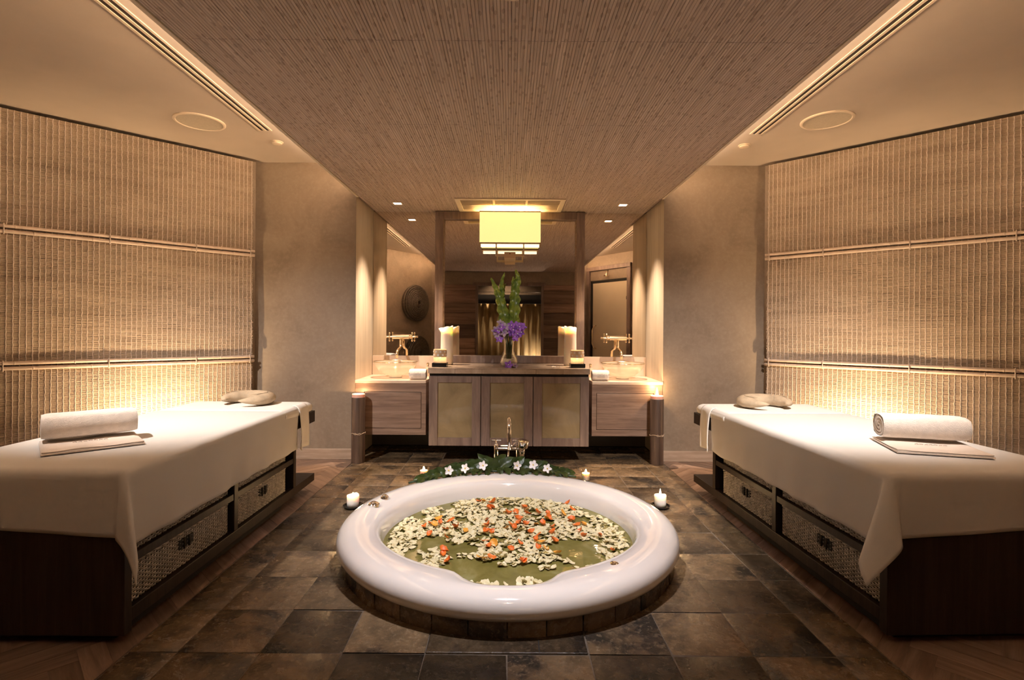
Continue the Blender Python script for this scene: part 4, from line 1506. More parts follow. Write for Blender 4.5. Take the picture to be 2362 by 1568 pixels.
def wicker_basket_meshes(w, h):
    """front and sides woven from round strands: w along y, h along z, facing -x"""
    d = 0.30
    strands = MB()
    ns = int(w / 0.0165)
    nr = int(h / 0.0085)
    for r in range(nr):
        z = 0.006 + r * (h - 0.016) / (nr - 1)
        path = []
        for k in range(ns * 2 + 1):
            y = -w / 2 + w * k / (ns * 2)
            ph = 1 if ((k // 2 + r) % 2 == 0) else -1
            amp = 0.0042 if k % 2 else 0.0
            path.append((-0.001 - 0.003 + (-ph * amp), y, z + 0.0015 * noise.noise(Vector((k * 0.3, r * 1.7, 0)))))
        n0 = len(strands.v)
        vs, fs = [], []
        for p in path:
            vs += [(p[0], p[1], p[2] + 0.0042), (p[0] - 0.0032, p[1], p[2]), (p[0], p[1], p[2] - 0.0042)]
        for k in range(len(path) - 1):
            for q in range(2):
                a = k * 3 + q
                fs.append((a, a + 1, a + 4, a + 3))
        strands.add(vs, fs)
    stakes = MB()
    for k in range(ns + 1):
        y = -w / 2 + w * k / ns
        stakes.cyl((-0.003, y, 0.0), (-0.003, y, h), 0.0032, 0.0032, 6)
    body = MB()
    body.box(0.002, 0.012, -w / 2, w / 2, 0, h - 0.004)
    body.box(d - 0.01, d, -w / 2, w / 2, 0, h - 0.004)
    body.box(0.012, d - 0.01, -w / 2, -w / 2 + 0.01, 0, h - 0.004)
    body.box(0.012, d - 0.01, w / 2 - 0.01, w / 2, 0, h - 0.004)
    body.box(0.012, d - 0.01, -w / 2 + 0.01, w / 2 - 0.01, 0, 0.01)
    rim = MB()
    rp = [(-0.003, -w / 2, h), (-0.003, w / 2, h), (d, w / 2, h), (d, -w / 2, h), (-0.003, -w / 2, h)]
    for i in range(4):
        a, b = Vector(rp[i]), Vector(rp[i + 1])
        nseg = 40 if i % 2 == 0 else 14
        for ph in (0, PI):
            pts = []
            for k in range(nseg + 1):
                p = a.lerp(b, k / nseg)
                pts.append((p.x + 0.004 * math.cos(k * 1.1 + ph), p.y, p.z + 0.005 * math.sin(k * 1.1 + ph)))
            rim.tube(pts, 0.0045, 6)
    slot = MB().box(-0.0095, 0.004, -0.052, 0.052, h * 0.52, h * 0.82)
    bars = [MB().tube([(-0.012, yy, h * 0.50), (-0.014, yy * 1.05, h * 0.67), (-0.012, yy, h * 0.84)], 0.0045, 6) for yy in (-0.018, 0.018)]
    return strands, stakes, body, rim, slot, bars


def make_bed(s):
    (bx, by), rz = BED[s]
    side = 'left' if s < 0 else 'right'

    def LB(x0, x1, y0, y1, z0, z1):
        a, b = sorted((s * x0, s * x1))
        return BX(a, b, y0, y1, z0, z1)
    bed = thing('massage_bed', 'dark wooden massage bed with open basket shelves on the %s of the tub' % side, 'massage bed', (bx, by, 0), rz)
    wd = M['dark_wood']
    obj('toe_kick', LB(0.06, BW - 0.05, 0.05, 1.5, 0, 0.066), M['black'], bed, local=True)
    obj('base_plate', LB(0.0, BW, 0.045, 1.93, 0.068, 0.122), wd, bed, local=True, bevel=0.003)
    obj('end_panel', LB(-0.004, BW, 0.0, 0.042, 0.035, 0.555), wd, bed, local=True, bevel=0.003)
    obj('end_panel', LB(0.0, BW, 1.555, 1.595, 0.123, 0.505), wd, bed, local=True, bevel=0.003)
    obj('divider', LB(0.0, BW - 0.02, 0.795, 0.835, 0.123, 0.505), wd, bed, local=True, bevel=0.003)
    obj('back_panel', LB(BW - 0.02, BW - 0.002, 0.045, 1.55, 0.123, 0.505), wd, bed, local=True)
    obj('shelf', LB(0.003, BW - 0.022, 0.044, 0.793, 0.288, 0.322), wd, bed, local=True, bevel=0.002)
    obj('shelf', LB(0.003, BW - 0.022, 0.837, 1.553, 0.288, 0.322), wd, bed, local=True, bevel=0.002)
    obj('top_board', LB(0.0, BW, 0.043, 1.60, 0.506, 0.555), wd, bed, local=True, bevel=0.003)
    obj('head_rail', LB(0.0, BW, 1.602, 1.935, 0.505, 0.588), wd, bed, local=True, bevel=0.003)
    # mattress with rounded ends
    mt = LB(0.006, BW - 0.006, 0.006, 1.855, 0.589, 0.655)
    mt.v = [(p[0], p[1], p[2] if p[2] > 0.6 else 0.589) for p in mt.v]
    obj('mattress', mt, M['cotton'], bed, local=True, bevel=0.03, seg=5)
    obj('mattress_deck', LB(0.01, BW - 0.01, 0.01, 1.60, 0.556, 0.588), M['dark_wood'], bed, local=True)
    return bed


def placed(o, s):
    (bx, by), rz = BED[s]
    o.location = (bx, by, 0)
    o.rotation_euler = (0, 0, rz)
    return o


ZTOP = 0.662


def make_sheet(s):
    rnd = 0.028
    c_in0, c_in1 = 0.295, 0.285     # overhang on the tub side: near, far
    c_out = 0.20
    v_end = 1.61
    nu, nv = 76, 120
    mb = MB()
    sd = 0.0 if s < 0 else 2.1

    def fn(u, v):
        # u 0..1 across (tub side first), v 0..1 along (near end first)
        ci = c_in0 + (c_in1 - c_in0) * v
        X = -ci + u * (ci + BW + c_out)
        near = 0.250 - 0.045 * min(1, max(0, X / BW)) if X > 0 else 0.250
        Y = -near + v * (near + v_end)
        x0, x1, y0 = rnd - 0.008, BW - rnd + 0.008, rnd - 0.008
        dx, sx = 0.0, 0
        if X < x0:
            dx, sx = x0 - X, -1
        elif X > x1:
            dx, sx = X - x1, 1
        dy = max(0.0, y0 - Y)

        def roll(d):
            if d < rnd * PI / 2:
                a = d / rnd
                return rnd * math.sin(a), rnd * (1 - math.cos(a))
            return rnd, rnd + (d - rnd * PI / 2)
        bx_ = min(max(X, x0), x1)
        by_ = max(Y, y0)
        if dx == 0 and dy == 0:
            z = ZTOP + 0.0012 * noise.noise(Vector((X * 3 + sd, Y * 3, 0.5)))
            return (s * X, Y, z)
        if dx > 0 and dy > 0:
            rho = math.hypot(dx, dy)
            phi = math.atan2(dy, dx)
            out, drop = roll(rho)
            hang = max(0, drop - rnd)
            fold = math.sin(2 * phi) ** 0.75
            k = 0.40 * fold * hang
            ang_ = phi
            # cone-like fold pushed to the tub side
            if s < 0:
                ox = math.cos(ang_) * (out + k * 0.95)
                oy = math.sin(ang_) * (out + k * 0.75) + 0.028 * math.sin(4 * phi) * hang / 0.3
            else:
                ox = math.cos(ang_) * (out + k * 1.2) + 0.024 * math.sin(4 * phi) * hang / 0.3
                oy = math.sin(ang_) * (out + k * 0.85)
            return (s * (bx_ + sx * ox), by_ - oy, ZTOP - drop)
        if dx > 0:
            out, drop = roll(dx)
            hang = max(0, drop - rnd)
            wv = (0.020 * noise.noise(Vector((Y * 3.1 + sd, sx * 5, 0.3))) + 0.008 * math.sin(Y * 23 + 3 * noise.noise(Vector((Y * 2, 1, sd))))) * min(1, hang / 0.25)
            fl = 0.018 * hang / 0.3
            if Y < 0.35:
                wv *= Y / 0.35 if Y > 0 else 0
            return (s * (bx_ + sx * (out + max(-0.008, wv) + fl * 0)), by_, ZTOP - drop)
        out, drop = roll(dy)
        hang = max(0, drop - rnd)
        wv = (0.016 * noise.noise(Vector((X * 3.4 + sd, 7, 0.3)))) * min(1, hang / 0.25)
        e = min(1, max(0, (X) / 0.25)) * min(1, max(0, (BW - X) / 0.2))
        return (s * bx_, by_ - out - max(-0.008, wv * e), ZTOP - drop)
    mb.grid(nu, nv, fn)
    o = obj('bed_sheet', mb, M['sheet'], local=True, smooth=True, recalc=False, solid=0.0025)
    placed(o, s)
    tag(o, 'white cotton sheet draped over the massage bed on the %s, corner hanging low' % ('left' if s < 0 else 'right'), 'bed sheet', 'white sheets on the massage beds')

    # head cover: second cloth over the head end with a tail hanging at the tub side
    hc = MB()

    def hf(u, v):
        # arc over the mattress section across x, v along y
        Y = 1.40 + v * 0.475
        zt = 0.664
        endr = 0.05
        ez = 0.0
        if Y > 1.825:
            a = (Y - 1.825) / 0.05 * (PI / 2)
            Yp = 1.825 + 0.05 * math.sin(a)
            ez = 0.05 * (1 - math.cos(a))
        else:
            Yp = Y
        per = [(0.04, 0.585), (-0.006, 0.60), (-0.012, 0.628), (0.0, 0.652), (0.03, zt)] + [(0.03 + (BW - 0.06) * k / 10, zt) for k in range(1, 11)] + [(BW, 0.652), (BW + 0.012, 0.628), (BW + 0.006, 0.60), (BW - 0.04, 0.585)]
        f = u * (len(per) - 1)
        i = min(int(f), len(per) - 2)
        t = f - i
        x = per[i][0] * (1 - t) + per[i + 1][0] * t
        z = per[i][1] * (1 - t) + per[i + 1][1] * t
        sh = ez * 0.5
        x = x if ez == 0 else x + (sh if x < BW / 2 else -sh) * 0.6
        return (s * x, Yp, min(z, 0.664 - ez) if z > 0.62 else z)
    hc.grid(36, 24, hf)
    o = placed(thing('head_cover', 'white cloth wrapped over the head end of the bed on the %s, tail hanging' % ('left' if s < 0 else 'right'), 'head cover', group='white head covers'), s)
    obj('cloth', hc, M['cotton'], o, local=True, smooth=True, recalc=False, solid=0.003)
    tl = MB()

    def tfn(u, v):
        Y = 1.60 + 0.155 * u - (0.03 * u) * v
        if v < 0.16:
            a = v / 0.16 * PI / 2
            return (s * (0.03 - 0.045 * math.sin(a)), Y, 0.662 + 0.006 - 0.032 * (1 - math.cos(a)))
        z = 0.638 - (v - 0.16) / 0.84 * 0.26 - 0.012 * (1 - u)
        return (s * (-0.015 - 0.016 * math.sin(u * 6 + v * 2) * v - 0.01 * v), Y + 0.012 * math.sin(v * 4), z)
    tl.grid(12, 24, tfn)
    obj('tail', tl, M['cotton'], o, local=True, smooth=True, recalc=False, solid=0.005)


for s in (-1, 1):
    make_bed(s)
    make_sheet(s)

# baskets
bk_big = wicker_basket_meshes(0.705, 0.150)
bk_small = wicker_basket_meshes(0.62, 0.150)


def basket(s, kind, y, z, label):
    strands, stakes, body, rim, slot, bars = (bk_big, bk_small)[kind]
    (bx, by), rz = BED[s]
    lx = 0.030
    c, sn = math.cos(rz), math.sin(rz)
    X, Y = s * lx, y
    t = thing('wicker_basket', label, 'basket', (bx + X * c - Y * sn, by + X * sn + Y * c, z), rz, 'wicker baskets in the bed shelves')

    def mk(name, mb, mat, parent, sm=False, kd=None):
        q = MB().add([(s * p[0], p[1], p[2]) for p in mb.v], mb.f)
        return obj(name, q, mat, parent, local=True, smooth=sm, recalc=(name != 'weave'), kind=kd)
    b = mk('body', body, M['wicker_dark'], t)
    mk('weave', strands, M['wicker'], t, False, 'stuff')
    mk('stakes', stakes, M['wicker'], t, True, 'stuff')
    mk('rim', rim, M['wicker'], t, True)
    h = mk('handle_slot', slot, M['black'], t)  # solid black block painted for the shade in the handle hole
    for q in bars:
        mk('handle_bar', q, M['wicker_dark'], h, True)


for s in (-1, 1):
    side = 'left' if s < 0 else 'right'
    basket(s, 0, 0.418, 0.124, 'grey wicker basket, lower shelf, nearest the draped corner of the %s bed' % side)
    basket(s, 1, 1.165, 0.124, 'grey wicker basket with dark handle, lower shelf, head end of the %s bed' % side)
    basket(s, 0, 0.418, 0.323, 'grey wicker basket, upper shelf, foot end, half hidden by the %s sheet' % side)
    basket(s, 1, 1.165, 0.323, 'grey wicker basket, upper shelf, head end, half hidden by the %s sheet' % side)


# neck pillows
def neck_pillow(x, y, z, rot, label, R0=0.120, rt=0.054):
    n = 30
    path, rad = [], []
    for k in range(n + 1):
        t = k / n
        a = R(-62 + 304 * t)
        e = min(t, 1 - t)
        rad.append(rt * min(1, (e / 0.22)) ** 0.6 if e > 0.001 else 0.006)
        rr = R0 * (1 + 0.10 * abs(math.sin(a)))
        path.append((rr * math.cos(a) * 1.12, rr * math.sin(a), 0))
    mb = MB().tube(path, rad, 16)
    mb.v = [(p[0], p[1], p[2] * 0.74 + rt * 0.74) for p in mb.v]
    o = thing('neck_pillow', label, 'pillow', (x, y, z), rot, 'horseshoe neck pillows')
    obj('cushion', mb, M['pillow'], o, local=True, smooth=True)
    sm = MB().tube([(p[0] * 1.0, p[1] * 1.0, rt * 1.49) for p in path[3:-3]], 0.0025, 6)
    obj('seam', sm, M['pillow'], o, local=True, smooth=True)


neck_pillow(-1.83, 3.64, 0.668, R(-25), 'tan horseshoe neck pillow on the head end of the left bed')
neck_pillow(1.79, 3.64, 0.668, R(14), 'tan horseshoe neck pillow on the head end of the right bed')


# towels
def towel_set(x, y, rot, side):
    z = 0.668
    # folded hand towel under and in front
    t2 = thing('folded_towel', 'flat folded white towel under the towel roll on the %s bed' % side, 'towel', (x, y, z), rot, 'folded towels on the beds')
    fl = MB()

    def top(u, v):
        X, Y = (u - 0.5) * 0.355, -0.235 + v * 0.30
        e = min(u, 1 - u, v, 1 - v)
        zz = 0.020 + 0.004 * noise.noise(Vector((X * 9, Y * 9, 2 + x))) - (0.006 if e < 0.01 else 0)
        return (X, Y, zz)
    for lay in range(2):
        g = MB()
        g.grid(20, 16, lambda u, v, lay=lay: (lambda p: (p[0] * (1 - 0.015 * lay), p[1] + 0.006 * lay, p[2] * (0.5 if lay == 0 else 1.0) - 0.001))(top(u, v)))
        k = len(g.v)
        nu, nv = 20, 16
        per = [i for i in range(nu + 1)] + [(nu + 1) * j + nu for j in range(1, nv + 1)] + [(nu + 1) * nv + i for i in range(nu - 1, -1, -1)] + [(nu + 1) * j for j in range(nv - 1, 0, -1)]
        base = 0.0 if lay == 0 else 0.0095
        g.v += [(g.v[i][0], g.v[i][1], base) for i in per]
        m = len(per)
        for i in range(m):
            g.f.append((per[i], k + i, k + (i + 1) % m, per[(i + 1) % m]))
        obj('layer', g, M['towel_band'], t2, local=True, smooth=60)
    em = MB()
    for k in range(7):
        em.tube([(-0.07 + 0.018 * k, -0.125 + 0.004 * math.sin(k * 2.2), 0.0238), (-0.062 + 0.018 * k, -0.122 + 0.004 * math.cos(k * 1.7), 0.0245), (-0.056 + 0.018 * k, -0.126, 0.0238)], 0.0016, 5)
    obj('embroidery', em, M['thread'], t2, local=True)
    # roll
    t1 = thing('towel_roll', 'thick rolled white terry towel on the foot end of the %s bed' % side, 'towel', (x, y, z), rot, 'towel rolls on the beds')
    ln, rx, rz_ = 0.345, 0.082, 0.060
    zc = 0.026 + rz_
    roll = MB()
    nu, nv = 40, 18

    def rf(u, v):
        a = 2 * PI * u
        X = (v - 0.5) * ln
        e = min(v, 1 - v)
        k = 1 - (0.10 if e < 0.001 else (0.02 if e < 0.07 else 0))
        w = 1 + 0.025 * noise.noise(Vector((X * 8, math.cos(a) * 1.5, math.sin(a) * 1.5 + x)))
        sq = 1 / max(abs(math.cos(a)), abs(math.sin(a))) ** 0.35
        return (X, math.cos(a) * rx * k * w * sq * 0.93, zc + max(-rz_ + 0.0005, math.sin(a) * rz_ * k * w * sq * 0.95))
    roll.grid(nu, nv, rf)
    obj('outer_wrap', roll, M['terry'], t1, local=True, smooth=True, recalc=True)
    for sg in (-1, 1):
        sp = MB()
        pts = []
        for k in range(60):
            a = k * 0.32
            rr = 0.94 * (k + 4) / 64
            pts.append((sg * (ln / 2 - 0.004), math.cos(a) * rx * rr * 0.9, zc + math.sin(a) * rz_ * rr * 0.88))
        sp.tube(pts, 0.0055, 6)
        obj('spiral_edge', sp, M['terry'], t1, local=True, smooth=True)
        cap = MB().add([(sg * (ln / 2 - 0.006), 0, zc)] + [(sg * (ln / 2 - 0.006), math.cos(2 * PI * k / 32) * rx * 0.86, zc + math.sin(2 * PI * k / 32) * rz_ * 0.86) for k in range(32)], [(0, 1 + k, 1 + (k + 1) % 32) for k in range(32)])
        obj('roll_end', cap, M['towel_band'], t1, local=True)


towel_set(-1.945, 2.43, R(43), 'left')
towel_set(1.955, 2.48, R(-17), 'right')


# ================================================================== REED BLINDS
def make_blind(s):
    A = Vector((s * 2.34, YS))
    d = Vector((s * 0.721, -0.693)).normalized()
    n = Vector((-s * 0.693, -0.721)).normalized()
    side = 'left' if s < 0 else 'right'
    o0 = A + n * 0.085
    s0, s1 = 0.052, 1.86
    z0, z1 = 0.06, 2.695
    bl = thing('reed_blind', 'tall woven reed blind hanging on the angled wall at the %s' % side, 'blind', (A.x + n.x * 0.08, A.y + n.y * 0.08, z0), group='woven reed blinds')

    def at(t, z, off=0.0):
        sag = 0.018 * noise.noise(Vector((t * 1.6, z * 1.4, s * 3.0)))
        # slight outward belly over each section between battens
        for (b0, b1) in ((z0, 0.92), (0.92, 1.87), (1.87, z1)):
            if b0 <= z <= b1:
                sag += 0.009 * math.sin(PI * (z - b0) / (b1 - b0)) - (0.012 if z < b1 - 0.02 else 0) * 0
        p = o0 + d * t + n * (sag + off)
        return (p.x, p.y, z)
    nrow = int((z1 - z0) / 0.0075)
    nseg = 44
    mb = MB()
    for r in range(nrow):
        z = z0 + (z1 - z0) * (r + 0.5) / nrow
        ee = rng.uniform(-0.004, 0.004)
        vs, fs = [], []
        for k in range(nseg + 1):
            t = s0 + ee * (k in (0, nseg)) + (s1 - s0) * k / nseg
            zz = z + 0.0022 * noise.noise(Vector((t * 4, r * 0.9, s)))
            p = at(t, z, 0)
            q = at(t, z, 0.0042 + 0.0016 * noise.noise(Vector((t * 9, r * 2.7, 1))))
            vs += [(p[0], p[1], zz + 0.0042), (q[0], q[1], zz), (p[0], p[1], zz - 0.0042)]
        for k in range(nseg):
            for q in range(2):
                a = k * 3 + q
                fs.append((a, a + 1, a + 4, a + 3))
        mb.add(vs, fs)
    obj('reed_weave', mb, M['reed'], bl, recalc=False, kind='stuff')
    bk = MB()
    bk.grid(20, 30, lambda u, v: at(s0 + 0.01 + (s1 - s0 - 0.02) * u, z0 + 0.01 + (z1 - z0 - 0.02) * v, -0.006))
    obj('backing', bk, M['reed'], bl, recalc=False, solid=0.003)
    nc = 54
    for c in range(nc):
        t = s0 + 0.012 + (s1 - s0 - 0.024) * c / (nc - 1)
        cm = MB()
        vs, fs = [], []
        nk = 110
        hw = 0.0036
        dxy = (d.x, d.y)
        for k in range(nk + 1):
            z = z0 + (z1 - z0) * k / nk
            w = 0.0035 * noise.noise(Vector((c * 3.3, z * 2.2, s))) + 0.0016 * (1 if k % 2 else -1)
            a1 = at(t + w - hw, z, 0.0045)
            a2 = at(t + w, z, 0.0062)
            a3 = at(t + w + hw, z, 0.0045)
            vs += [a1, a2, a3]
        for k in range(nk):
            for q in range(2):
                a = k * 3 + q
                fs.append((a, a + 1, a + 4, a + 3))
        cm.add(vs, fs)
        obj('cord', cm, M['cord'], bl, recalc=False)
    for (zb_, lift) in ((0.925, 0.0), (1.868, 0.0)):
        for k, off in enumerate((-0.018, 0.018)):
            path = []
            for q in range(25):
                t = s0 - 0.012 + (s1 - s0 + 0.02) * q / 24
                p = at(t, zb_, 0.020)
                path.append((p[0], p[1], zb_ + off + 0.004 * noise.noise(Vector((t * 1.2, k, zb_)))))
            ba = obj('batten', MB().tube(path, 0.0125, 8), M['batten'], bl, smooth=True)
            for q in range(1, 6):
                t = s0 + (s1 - s0) * (q - 0.5 + 0.3 * k) / 5.6
                p = at(t, zb_, 0.020)
                obj('node', MB().tube([(p[0] - d.x * 0.004, p[1] - d.y * 0.004, zb_ + off), (p[0] + d.x * 0.004, p[1] + d.y * 0.004, zb_ + off)], 0.0138, 8), M['batten'], ba, smooth=True)
        for t in (s0 + 0.025, 0.50, 1.08, 1.66):
            p = Vector(at(t, zb_, 0.020))
            nv3 = Vector((n.x, n.y, 0))
            loop = []
            for q in range(17):
                a = 2 * PI * q / 16
                loop.append(p + nv3 * 0.017 * math.cos(a) + Vector((0, 0, 0.036 * math.sin(a))))
            obj('tie', MB().tube(loop, 0.004, 6, False), M['cord'], bl, smooth=True)
    # floor uplight behind the bed
    c = A + d * 0.80 + n * 0.40
    up = thing('floor_uplight', 'small floor uplight hidden behind the %s bed, washing the reed blind' % side, 'lamp', (c.x, c.y, 0), group='floor uplights')
    obj('housing', MB().lathe([(0.06, 0), (0.06, 0.10), (0.05, 0.10), (0.05, 0.08), (0, 0.08)], 24, (c.x, c.y, 0)), M['black'], up, smooth=40)
    tgt = A + d * 0.80 + n * 0.05
    spot('uplight_lamp', (c.x, c.y, 0.115), (tgt.x, tgt.y, 0.50), P_UPLIGHT, (1.0, 0.69, 0.38), 128, 1.0, 0.04, up)


for s in (-1, 1):
    make_blind(s)

# ================================================================== VANITY
YF = 4.645
cab = thing('vanity_cabinet', 'greyed wood centre cabinet with three glass-fronted doors under the framed mirror', 'cabinet', (0, 5.0, 0.16))
obj('body', BX(-0.712, 0.712, YF + 0.024, 5.39, 0.166, 0.783), M['frame_wood'], cab, bevel=0.003)
xs = (-0.715, -0.249, 0.215, 0.715)
for k in range(3):
    xa, xb = xs[k] + 0.003, xs[k + 1] - 0.003
    z0, z1 = 0.163, 0.782
    fw, fz = 0.078, 0.072
    d = thing('door', None, None, ((xa + xb) / 2, YF + 0.01, z0))
    d.parent = cab
    d.location = Vector(((xa + xb) / 2, YF + 0.01, z0)) - cab.location
    del_keys = [q for q in d.keys()]
    obj('stile', BX(xa, xa + fw, YF, YF + 0.022, z0, z1), M['frame_wood'], d, bevel=0.003)
    obj('stile', BX(xb - fw, xb, YF, YF + 0.022, z0, z1), M['frame_wood'], d, bevel=0.003)
    obj('rail', BX(xa + fw, xb - fw, YF + 0.0005, YF + 0.022, z0, z0 + fz), M['frame_wood'], d, bevel=0.003)
    obj('rail', BX(xa + fw, xb - fw, YF + 0.0005, YF + 0.022, z1 - fz * 0.8, z1), M['frame_wood'], d, bevel=0.003)
    obj('glass_panel', BX(xa + fw - 0.004, xb - fw + 0.004, YF + 0.010, YF + 0.016, z0 + fz - 0.004, z1 - fz * 0.8 + 0.004), M['cab_glass'], d)
ct = thing('countertop', 'raised stone countertop on the centre cabinet, carrying the flower vase', 'countertop', (0, 5.0, 0.80))
obj('slab', BX(-0.72, 0.72, YF - 0.008, YM - 0.012, 0.846, 0.856), M['counter'], ct, bevel=0.003)
fx = [-0.72, -0.48, -0.24, 0.0, 0.24, 0.48, 0.72]
for a, b in zip(fx[:-1], fx[1:]):
    obj('fascia_tile', BX(a + 0.0008, b - 0.0008, YF - 0.008, YF + 0.02, 0.806, 0.8455), M['counter'], ct, bevel=0.0015)
obj('core', BX(-0.71, 0.71, YF + 0.02, YM - 0.015, 0.784, 0.8455), M['black'], ct)

for s in (-1, 1):
    side = 'left' if s < 0 else 'right'
    xa, xb = sorted((s * 0.762, s * 1.410))
    un = thing('vanity_drawer_unit', 'wall-hung wooden drawer unit below the %s basin' % side, 'drawer unit', ((xa + xb) / 2, 5.1, 0.228), group='wall-hung drawer units')
    obj('carcass', BX(xa, xb, YS + 0.022, YM - 0.03, 0.232, 0.700), M['vanity_wood'], un)
    za, zb = 0.228, 0.699
    fy = YS - 0.004
    px0, px1, pz0, pz1 = xa + 0.085, xb - 0.045, za + 0.062, zb - 0.080
    if s > 0:
        px0, px1 = xa + 0.045, xb - 0.085
    fr = MB()
    fr.box(xa, px0 - 0.004, fy, fy + 0.024, za, zb)
    fr.box(px1 + 0.004, xb, fy, fy + 0.024, za, zb)
    fr.box(px0 - 0.004, px1 + 0.004, fy, fy + 0.024, za, pz0 - 0.004)
    fr.box(px0 - 0.004, px1 + 0.004, fy, fy + 0.024, pz1 + 0.004, zb)
    obj('surround', fr, M['vanity_wood'], un)
    obj('drawer_front', BX(px0, px1, fy, fy + 0.018, pz0, pz1), M['vanity_wood'], un, bevel=0.0015)
    cs = thing('basin_counter', 'pale polished counter slab under the %s glass basin' % side, 'countertop', ((xa + xb) / 2, 5.1, 0.70), group='basin counters')
    obj('slab', BX(xa - (0.003 if s < 0 else 0), xb + (0.003 if s > 0 else 0), YS - 0.012, YM - 0.008, 0.7005, 0.728), M['pale_counter'], cs, bevel=0.003)
    obj('splashback', BX(xa, xb, YM - 0.022, YM - 0.006, 0.7285, 0.925), M['pale_counter'], cs, bevel=0.002)
    # glass basin
    cx, cy, cz = s * 1.108, 5.10, 0.729
    bs = thing('glass_basin', 'clear glass bowl basin on the %s counter' % side, 'basin', (cx, cy, cz), group='glass bowl basins')
    obj('foot', MB().shell([(0.0, 0.0), (0.060, 0.0), (0.064, 0.006), (0.052, 0.014), (0.0, 0.014)], 32, (cx, cy, cz)), M['chrome'], bs, smooth=40)
    outer = [(0.0, 0.014), (0.06, 0.016), (0.12, 0.034), (0.165, 0.070), (0.196, 0.115), (0.214, 0.152)]
    inner = [(0.206, 0.152), (0.188, 0.116), (0.158, 0.076), (0.115, 0.043), (0.06, 0.027), (0.0, 0.024)]
    obj('bowl', MB().lathe(outer + inner, 48, (cx, cy, cz)), M['bowl_glass'], bs, smooth=True)
    obj('rim', MB().tube([(cx + 0.210 * math.cos(2 * PI * k / 48), cy + 0.210 * math.sin(2 * PI * k / 48), cz + 0.152) for k in range(49)], 0.0045, 8, False), M['brass'], bs, smooth=True)
    # wall tap
    tx, ty, tz = s * 1.108, YM - 0.075, 1.118
    tp = thing('wall_tap', 'polished cross-handle wall tap with swan spout over the %s basin' % side, 'tap', (tx, ty, tz), group='wall taps')
    obj('valve_body', MB().cyl((tx - 0.085, ty, tz), (tx + 0.085, ty, tz), 0.022, 0.022, 20), M['brass'], tp, smooth=40)
    obj('inlet', MB().cyl((tx - 0.06, ty, tz), (tx - 0.06, YM - 0.004, tz), 0.013, 0.013, 14).cyl((tx + 0.06, ty, tz), (tx + 0.06, YM - 0.004, tz), 0.013, 0.013, 14), M['brass'], tp, smooth=40)
    for e in (-1, 1):
        ex_ = tx + e * 0.115
        h = MB().cyl((tx + e * 0.085, ty, tz), (ex_ + e * 0.028, ty, tz), 0.008, 0.007, 12)
        h.cyl((ex_, ty - 0.036, tz), (ex_, ty + 0.036, tz), 0.0065, 0.0065, 10)
        h.cyl((ex_, ty, tz - 0.036), (ex_, ty, tz + 0.036), 0.0065, 0.0065, 10)
        for q in (-1, 1):
            h.sphere((ex_, ty + q * 0.038, tz), 0.010, 10, 6)
            h.sphere((ex_, ty, tz + q * 0.038), 0.010, 10, 6)
        h.sphere((ex_ + e * 0.03, ty, tz), 0.010, 10, 6)
        obj('cross_handle', h, M['brass'], tp, smooth=40)
    obj('spout', MB().tube([(tx, ty, tz - 0.01), (tx, ty, tz - 0.085), (tx, ty - 0.012, tz - 0.103), (tx, ty - 0.05, tz - 0.115), (tx, ty - 0.12, tz - 0.125), (tx, ty - 0.16, tz - 0.137), (tx, ty - 0.175, tz - 0.158), (tx, ty - 0.178, tz - 0.205)], [0.014, 0.014, 0.0135, 0.013, 0.013, 0.013, 0.0125, 0.0125], 14), M['brass'], tp, smooth=True)
    # rolled hand towel
    wx0, wx1 = (-0.925, -0.770) if s < 0 else (0.770, 0.925)
    tw = thing('hand_towel_roll', 'small rolled hand towel at the inner edge of the %s basin counter' % side, 'towel', ((wx0 + wx1) / 2, 4.865, 0.729), group='hand towel rolls')
    rl = MB()

    def rf(u, v):
        a = 2 * PI * u
        e = min(v, 1 - v)
        r = 0.050 * (0.9 if e < 0.001 else 1.0)
        return (wx0 + (wx1 - wx0) * v, 4.865 + r * math.cos(a), 0.729 + 0.0505 + max(-0.0498, r * math.sin(a)))
    rl.grid(28, 10, rf)
    obj('outer_wrap', rl, M['terry'], tw, smooth=True)
    for xx in (wx0 + 0.003, wx1 - 0.003):
        obj('spiral_edge', MB().tube([(xx, 4.865 + 0.046 * (k + 3) / 43 * math.cos(k * 0.4), 0.7795 + 0.046 * (k + 3) / 43 * math.sin(k * 0.4)) for k in range(40)], 0.005, 6), M['terry'], tw, smooth=True)
    em = MB()
    mx = (wx0 + wx1) / 2
    for zz, amp in ((0.012, 0.004), (-0.002, 0.0), (-0.014, 0.0)):
        yy = 4.865 - math.sqrt(0.0505 ** 2 - zz ** 2) - 0.0005
        em.tube([(mx - 0.035 + 0.007 * k, yy - 0.0005, 0.7795 + zz + amp * math.sin(k * 1.3)) for k in range(11)], 0.0016, 5)
    obj('embroidery', em, M['thread'], tw)

# dispensers by the basins
for s in (-1, 1):
    side = 'left' if s < 0 else 'right'
    x, y = s * 0.815, 5.24
    bt = thing('soap_bottle', 'little glass soap bottle beside the %s basin, behind the towel roll' % side, 'bottle', (x, y, 0.729), group='soap bottles')
    obj('bottle', MB().lathe([(0.0, 0), (0.03, 0), (0.032, 0.01), (0.032, 0.07), (0.012, 0.09), (0.012, 0.10), (0, 0.10)], 20, (x, y, 0.729)), M['bowl_glass'], bt, smooth=40)
    obj('stopper', MB().lathe([(0.009, 0.10), (0.009, 0.112), (0.014, 0.120), (0.012, 0.132), (0, 0.135)], 16, (x, y, 0.729)), M['brass'], bt, smooth=40)

